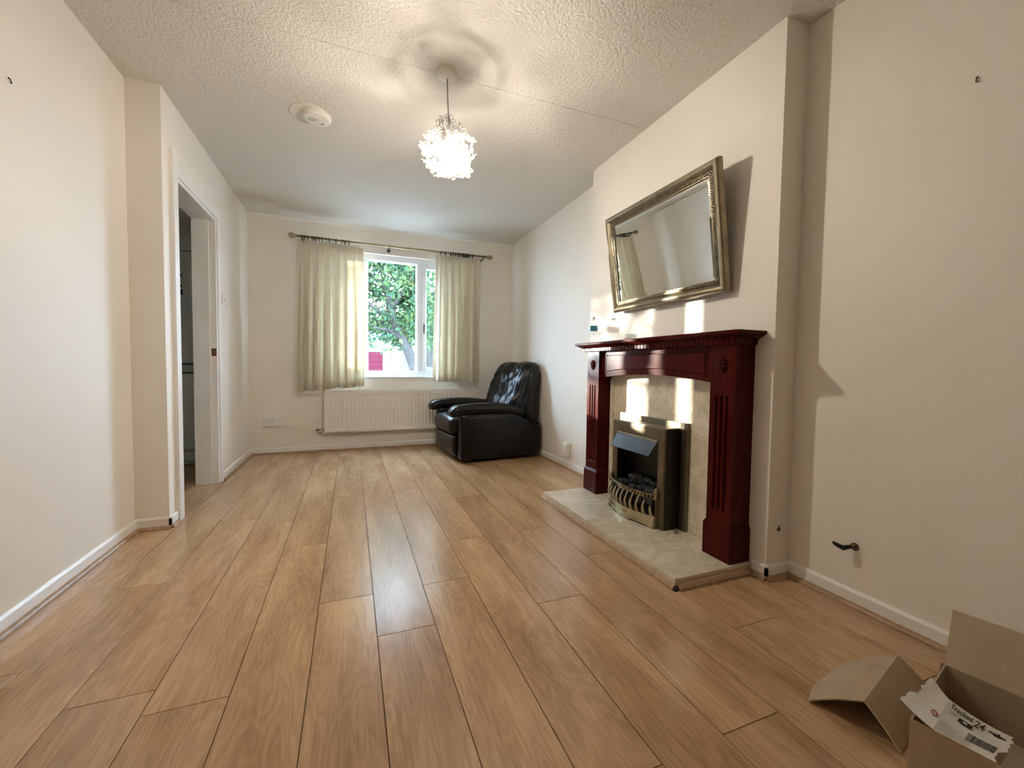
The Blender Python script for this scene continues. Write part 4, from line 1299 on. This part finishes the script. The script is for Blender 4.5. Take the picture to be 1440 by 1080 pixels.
# torn postal bag with its label, lying in the box
pk = thing('torn_parcel_bag', 'torn white parcel bag with a printed postage label in the box', 'parcel bag')
K = {}
K['p1'] = Vector((1.211, 0.547, 0.147)); K['p2'] = Vector((1.366, 0.556, 0.150)); K['p3'] = Vector((1.344, 0.517, 0.133)); K['p4'] = Vector((1.200, 0.484, 0.1315))
K['p5'] = Vector((1.392, 0.424, 0.100)); K['p6'] = Vector((1.228, 0.402, 0.1205))
po = Vector((1.30, 0.48, 0.12)); pk.location = po
def quad_sheet(c00, c10, c11, c01, nu, nv, jag0=0.0, jag1=0.0, sag=0.0, seed=1):
    rn = random.Random(seed); vs = []; fs = []
    j0 = [rn.uniform(-1, 1)*jag0 for _ in range(nv+1)]; j1 = [rn.uniform(-1, 1)*jag1 for _ in range(nv+1)]
    for i in range(nu+1):
        u = i/nu
        for j in range(nv+1):
            v = j/nv
            p_ = (c00*(1-u)+c10*u)*(1-v)+(c01*(1-u)+c11*u)*v
            d = (c10-c00).normalized()
            if i == 0: p_ = p_+d*j0[j]
            if i == nu: p_ = p_+d*j1[j]
            p_ = p_-Z*sag*math.sin(math.pi*u)
            vs.append(p_-po)
    for i in range(nu):
        for j in range(nv):
            a_ = i*(nv+1)+j
            fs.append((a_, a_+1, a_+nv+2, a_+nv+1))
    return vs, fs
# plain torn end: from the crease (p4..p3) out to (p1..p2)
vs, fs = quad_sheet(K['p1'], K['p4'], K['p3'], K['p2'], 8, 14, jag0=0.006, sag=0.003, seed=4)
o = MB().add(vs, fs).build('torn_end', 'paper', pk); q = o.modifiers.new('solid', 'SOLIDIFY'); q.thickness = 0.001; q.offset = 0
lowered = K['p4']-Z*0.001; l6 = K['p6']
vs, fs = quad_sheet(lowered, l6, K['p5'], K['p3'], 12, 12, jag1=0.006, sag=0.006, seed=9)
o = MB().add(vs, fs).build('bag_front', 'paper', pk); q = o.modifiers.new('solid', 'SOLIDIFY'); q.thickness = 0.001; q.offset = 0
# printing: local (s along the label 0..1, t up the label 0..1) -> surface point, lifted a little
pnorm = ((l6-lowered).cross(K['p3']-lowered)).normalized()
if pnorm.z < 0: pnorm = -pnorm
def LP(s, t, lift=0.0022):
    p_ = (lowered*(1-s)+l6*s)*(1-t)+(K['p3']*(1-s)+K['p5']*s)*t
    return p_-Z*0.006*math.sin(math.pi*s)+pnorm*lift-po
def lrect(mb, s0, s1, t0, t1, lift=0.0022):
    n = max(1, int((s1-s0)*14))
    for k in range(n):
        a_, b2 = s0+(s1-s0)*k/n, s0+(s1-s0)*(k+1)/n
        mb.add([LP(a_, t0, lift), LP(b2, t0, lift), LP(b2, t1, lift), LP(a_, t1, lift)], [(0, 1, 2, 3)])
def ltext(txt, s0, s1, t0, t1, name='lettering', m='ink'):
    cu = bpy.data.curves.new('txt', 'FONT'); cu.body = txt; cu.size = 1.0; cu.resolution_u = 2; cu.offset = 0.015
    to = bpy.data.objects.new('txt', cu); COL.objects.link(to)
    dg = bpy.context.evaluated_depsgraph_get()
    me = bpy.data.meshes.new_from_object(to.evaluated_get(dg))
    bpy.data.objects.remove(to); bpy.data.curves.remove(cu)
    xs = [v.co.x for v in me.vertices]; ys = [v.co.y for v in me.vertices]
    x0, x1, y0, y1 = min(xs), max(xs), min(ys), max(ys)
    vs = [LP(s0+(v.co.x-x0)/(x1-x0)*(s1-s0), t0+(v.co.y-y0)/(y1-y0)*(t1-t0)) for v in me.vertices]
    fs = [tuple(p_.vertices) for p_ in me.polygons]
    bpy.data.meshes.remove(me)
    return MB().add(vs, fs).build(name, m, pk)
ltext('Tracked', 0.06, 0.41, 0.79, 0.94)
ltext('24', 0.45, 0.60, 0.72, 0.93)
pr = MB(); lrect(pr, 0.24, 0.46, 0.58, 0.70); pr.build('black_bar', 'ink', pk)
pr = MB(); lrect(pr, 0.31, 0.38, 0.62, 0.66, 0.0028); pr.build('bar_lettering', 'paper', pk)
pr = MB()
for k in range(6): lrect(pr, 0.04, 0.30 + 0.05*(k % 3), 0.10+k*0.045, 0.108+k*0.045)
for k in range(5): lrect(pr, 0.36, 0.56, 0.10+k*0.045, 0.106+k*0.045)
lrect(pr, 0.07, 0.20, 0.70, 0.712); lrect(pr, 0.07, 0.17, 0.655, 0.665); lrect(pr, 0.50, 0.92, 0.60, 0.606); lrect(pr, 0.50, 0.92, 0.54, 0.546)
pr.build('fine_print', 'ink_grey', pk)['kind'] = 'stuff'
pr = MB(); rn = random.Random(5); s = 0.46
while s < 0.90:
    wv = rn.choice((0.004, 0.006, 0.010, 0.014)); lrect(pr, s, s+wv, 0.26, 0.47); s += wv+rn.choice((0.004, 0.006, 0.009))
pr.build('barcode', 'ink', pk)['kind'] = 'stuff'
pr = MB(); lrect(pr, 0.66, 0.78, 0.80, 0.84); lrect(pr, 0.74, 0.86, 0.76, 0.81); lrect(pr, 0.80, 0.92, 0.79, 0.815); lrect(pr, 0.79, 0.82, 0.81, 0.87); pr.build('emblem', 'ink', pk)
# red ring stamp on the plain end
c_ = K['p4']*0.55+K['p3']*0.25+K['p1']*0.10+K['p2']*0.10
a1 = (K['p1']-K['p4']).normalized(); a2 = (K['p3']-K['p4']).normalized()
nn = a1.cross(a2).normalized(); nn = nn if nn.z > 0 else -nn
MB().tube([c_+a1*0.0055*math.cos(t)+a2*0.010*math.sin(t)+nn*0.001-po for t in [k*math.pi/10 for k in range(20)]], 0.0011, 5, closed=True).build('red_ring_print', 'ink_red', pk)

# ------------------------------------------------------------------ small wall fittings
def hook(loc, sgn, label):
    h = thing('wall_hook', label, 'hook', loc); h.scale = (0.75,)*3
    MB().tube([(0, 0, 0.012), (sgn*0.006, 0, 0.010), (sgn*0.008, 0, -0.010), (sgn*0.012, -0.006, -0.014), (sgn*0.016, -0.010, -0.008)], 0.0022, 6).build('hook', 'hook', h, smooth=True)
    MB().lathe([(0.005, 0), (0.004, sgn*0.002)], (0, 0, 0.012), 'x', 10).build('fixing', 'hook', h)
hook((XL1, 2.005, 1.885), 1, 'tiny picture hook on the bare wall before the step')
hook((XR, 0.728, 1.842), -1, 'tiny picture hook high on the wall near the box')
ca = thing('capped_pipe', 'black capped pipe stub sticking out of the wall by the skirting', 'pipe', (XR, 1.000, 0.232))
MB().lathe([(0.016, 0.0), (0.014, -0.002), (0.007, -0.003)], (0, 0, 0.002), 'x', 12).build('hole_rim', 'stain', ca)
MB().tube([(0.0, 0, 0), (-0.020, 0.004, 0.004), (-0.040, 0.018, -0.004), (-0.052, 0.034, 0.004), (-0.058, 0.046, 0.012)], [0.006, 0.007, 0.010, 0.008, 0.005], 10).build('pipe_stub', 'black', ca, smooth=True)
MB().tube([(-0.004, -0.006, 0.012), (-0.022, -0.010, 0.020), (-0.026, -0.006, 0.006)], 0.003, 6).build('bent_wire', 'brass', ca, smooth=True)
ho = thing('wall_plug', 'small brown wall plug in the side of the chimney breast', 'wall plug', (1.772, YC1, 0.215))
MB().lathe([(0.010, 0.0), (0.009, -0.004), (0.004, -0.006)], (0, 0, 0), 'y', 10).build('plug_body', 'stain', ho)
MB().lathe([(0.004, 0.0), (0.003, -0.004)], (0.004, 0, 0.014), 'y', 8).build('plug_tip', 'stain', ho)

# ------------------------------------------------------------------ outside
gnd = MB().box(-40, 40, YF+WT+0.01, 70, -0.5, -0.25).build('ground', 'grass'); struct(gnd, 'grey paved ground in front of the house', 'ground')
ga = thing('garage', 'pale brick garage with maroon door across the road behind the tree', 'garage', (1.6, 30.0, -0.25))
MB().box(-2.0, 6.0, 0, 5.0, 0, 2.9).build('brick_wall', 'brick', ga)
MB().prism([(-0.4, 2.9), (5.4, 2.9), (2.5, 4.4)], -2.3, 6.3, lambda p, q, t: (t, p, q)).build('roof', 'slate', ga)
gd = MB().box(-1.6, 0.45, -0.06, -0.001, 0, 2.05).build('garage_door', 'maroon', ga)
for k in range(6):
    MB().box(-1.58, 0.43, -0.085, -0.060, 0.06+k*0.33, 0.34+k*0.33).build('door_slat', 'maroon', gd)
MB().box(-1.75, 0.6, -0.10, -0.001, 2.05, 2.40).build('lintel', 'slate', ga)
for x in (1.75, 2.75):
    bd = MB().box(x, x+0.85, -0.06, -0.001, 0.0, 2.1).build('door', 'blue_door', ga)
    MB().box(x+0.15, x+0.70, -0.075, -0.06, 1.1, 1.8).build('door_panel', 'blue_door', bd)

def limb(mb, pts, r0, r1, n=8):
    k = len(pts)
    mb.tube(pts, [r0+(r1-r0)*i/(k-1) for i in range(k)], n)
def leaves(n, region, size, seed, obj_name, parent, origin, thin=0.0):
    rg = np.random.default_rng(seed)
    pts = region(rg, n)
    ex = pts[:, 0]+(pts[:, 1]-10.2)/SUN_M            # crown cut along the sun's rays, open for the patch on the chimney breast
    ez = pts[:, 2]-(pts[:, 1]-10.2)*0.119
    keep = ~((ex < -2.20) & (ez < 2.36)) | (rg.uniform(size=len(pts)) < thin)
    pts = pts[keep]
    n = len(pts)
    d = rg.normal(size=(n, 3)); d /= np.linalg.norm(d, axis=1)[:, None]
    e = np.cross(d, rg.normal(size=(n, 3))); e /= np.linalg.norm(e, axis=1)[:, None]
    s = size*rg.uniform(0.6, 1.3, size=(n, 1))
    f = np.cross(d, e)
    v0 = pts-d*s*0.6; v1 = pts+e*s*0.38+f*s*0.08; v2 = pts+d*s*0.6; v3 = pts-e*s*0.38+f*s*0.08
    V = np.stack([v0, v1, v2, v3], axis=1).reshape(-1, 3)-np.array(origin)
    me = bpy.data.meshes.new(obj_name)
    me.from_pydata(V.tolist(), [], np.arange(4*n).reshape(n, 4).tolist())
    me.materials.append(M['leaf'])
    o = bpy.data.objects.new(obj_name, me); COL.objects.link(o); o.parent = parent
    o['kind'] = 'stuff'
    return o
T0 = Vector((1.62, 10.0, -0.25))
tree = thing('tree', 'leafy tree with a leaning dark trunk outside the centre pane', 'tree', T0)
tk = MB()
limb(tk, [Vector((1.62, 10.0, -0.25))-T0, Vector((1.45, 10.0, 0.72))-T0, Vector((1.17, 10.0, 1.48))-T0, Vector((0.93, 10.0, 1.90))-T0, Vector((0.83, 10.05, 2.35))-T0, Vector((0.62, 10.1, 3.3))-T0, Vector((0.5, 10.2, 4.6))-T0], 0.155, 0.035, 10)
rn = random.Random(12)
br = [((1.0, 10, 1.8), (0.35, 9.8, 2.3), (-0.5, 9.8, 2.6)), ((0.85, 10, 2.2), (1.3, 10.1, 2.9), (1.6, 10.3, 3.9)), ((0.75, 10, 2.7), (0.1, 10.3, 3.3), (-1.2, 10.4, 3.6)),
      ((0.65, 10, 3.2), (1.2, 9.9, 3.8), (2.2, 9.8, 4.4)), ((0.35, 9.8, 2.3), (-0.9, 9.9, 2.35), (-2.2, 10.0, 2.5)), ((1.17, 10, 1.5), (0.8, 9.8, 1.7), (0.45, 9.6, 1.75))]
for a_, b2, c_ in br:
    limb(tk, [Vector(a_)-T0, Vector(b2)-T0, Vector(c_)-T0], 0.060, 0.015, 6)
tk.build('trunk', 'bark', tree, smooth=True)
def reg1(rg, n):
    nc = 150
    c = rg.uniform(-1, 1, size=(nc*4, 3)); c = c[(c**2).sum(1) < 1][:nc]
    c = c*np.array([2.9, 1.5, 2.4])+np.array([0.45, 10.3, 3.7])
    c = c[c[:, 2] > 1.35]
    i = rg.integers(0, len(c), size=n)
    p_ = c[i]+rg.normal(size=(n, 3))*np.array([0.27, 0.27, 0.22])
    # low left of the crown stays bare to let the sun through
    p_ = p_[~((p_[:, 0] < -2.42) & (p_[:, 2] < 2.9))]
    return p_[(p_[:, 2] > 1.1) & (p_[:, 1] < 12.2)]
leaves(9000, reg1, 0.10, 4, 'foliage', tree, T0)
def reg4(rg, n):
    nc = 110
    c = rg.uniform(-1, 1, size=(nc, 3))*np.array([1.25, 0.9, 1.25])+np.array([0.85, 10.6, 2.75])
    i = rg.integers(0, len(c), size=n)
    p_ = c[i]+rg.normal(size=(n, 3))*np.array([0.17, 0.2, 0.15])
    return p_[(p_[:, 2] > 1.25) & (p_[:, 1] > 9.2)]
leaves(13000, reg4, 0.085, 14, 'foliage', tree, T0)
def reg5(rg, n):  # added leaves out of view, placed to dapple the sun on the chimney breast
    a = rg.normal(size=(n, 3))*np.array([0.22, 0.25, 0.20])+np.array([-2.35, 10.2, 2.78])
    b = np.stack([rg.uniform(-2.62, -2.18, n//5), rg.uniform(10.0, 10.4, n//5), rg.uniform(1.75, 2.42, n//5)], axis=1)
    return np.concatenate([a, b])
leaves(1300, reg5, 0.085, 15, 'foliage', tree, T0, thin=0.95)
def reg3(rg, n):  # added dense leaves out of view, keeping the sun off the alcove wall
    nc = 70
    c = rg.uniform(-1, 1, size=(nc*4, 3)); c = c[(c**2).sum(1) < 1][:nc]
    c = c*np.array([1.05, 0.7, 1.15])+np.array([-1.25, 10.2, 2.15])
    i = rg.integers(0, len(c), size=n)
    p_ = c[i]+rg.normal(size=(n, 3))*0.20
    return p_[p_[:, 2] > 0.7]
leaves(7000, reg3, 0.10, 6, 'foliage', tree, T0)
limb_ = MB(); limb(limb_, [Vector((0.95, 10.0, 1.88))-T0, Vector((0.0, 10.1, 2.0))-T0, Vector((-1.2, 10.2, 2.1))-T0, Vector((-2.0, 10.2, 2.2))-T0], 0.07, 0.02, 6)
limb_.build('branch', 'bark', tree, smooth=True)
T1 = Vector((2.27, 13.4, -0.25))
tree2 = thing('tree', 'thick dark tree trunk with sparse leaves outside the casement pane', 'tree', T1)
tk = MB()
limb(tk, [Vector((0.07, 0, 0)), Vector((0.07, 0, 1.5)), Vector((0.04, 0, 2.7)), Vector((-0.07, 0, 4.0)), Vector((0.12, 0.1, 5.4))], 0.22, 0.06, 10)
for a_, b2, c_ in (((0.04, 0, 2.7), (0.5, -0.1, 3.5), (0.75, -0.1, 4.5)), ((0.0, 0, 3.2), (-0.4, -0.1, 3.8), (-0.6, -0.2, 4.7))):
    limb(tk, [Vector(a_), Vector(b2), Vector(c_)], 0.08, 0.02, 6)
tk.build('trunk', 'bark', tree2, smooth=True)
def reg2(rg, n):
    nc = 26
    c = rg.uniform(-1, 1, size=(nc*4, 3)); c = c[(c**2).sum(1) < 1][:nc]
    c = c*np.array([1.2, 0.5, 2.1])+np.array([2.9, 13.6, 2.9])
    i = rg.integers(0, len(c), size=n)
    return c[i]+rg.normal(size=(n, 3))*0.22
leaves(900, reg2, 0.11, 8, 'foliage', tree2, T1)
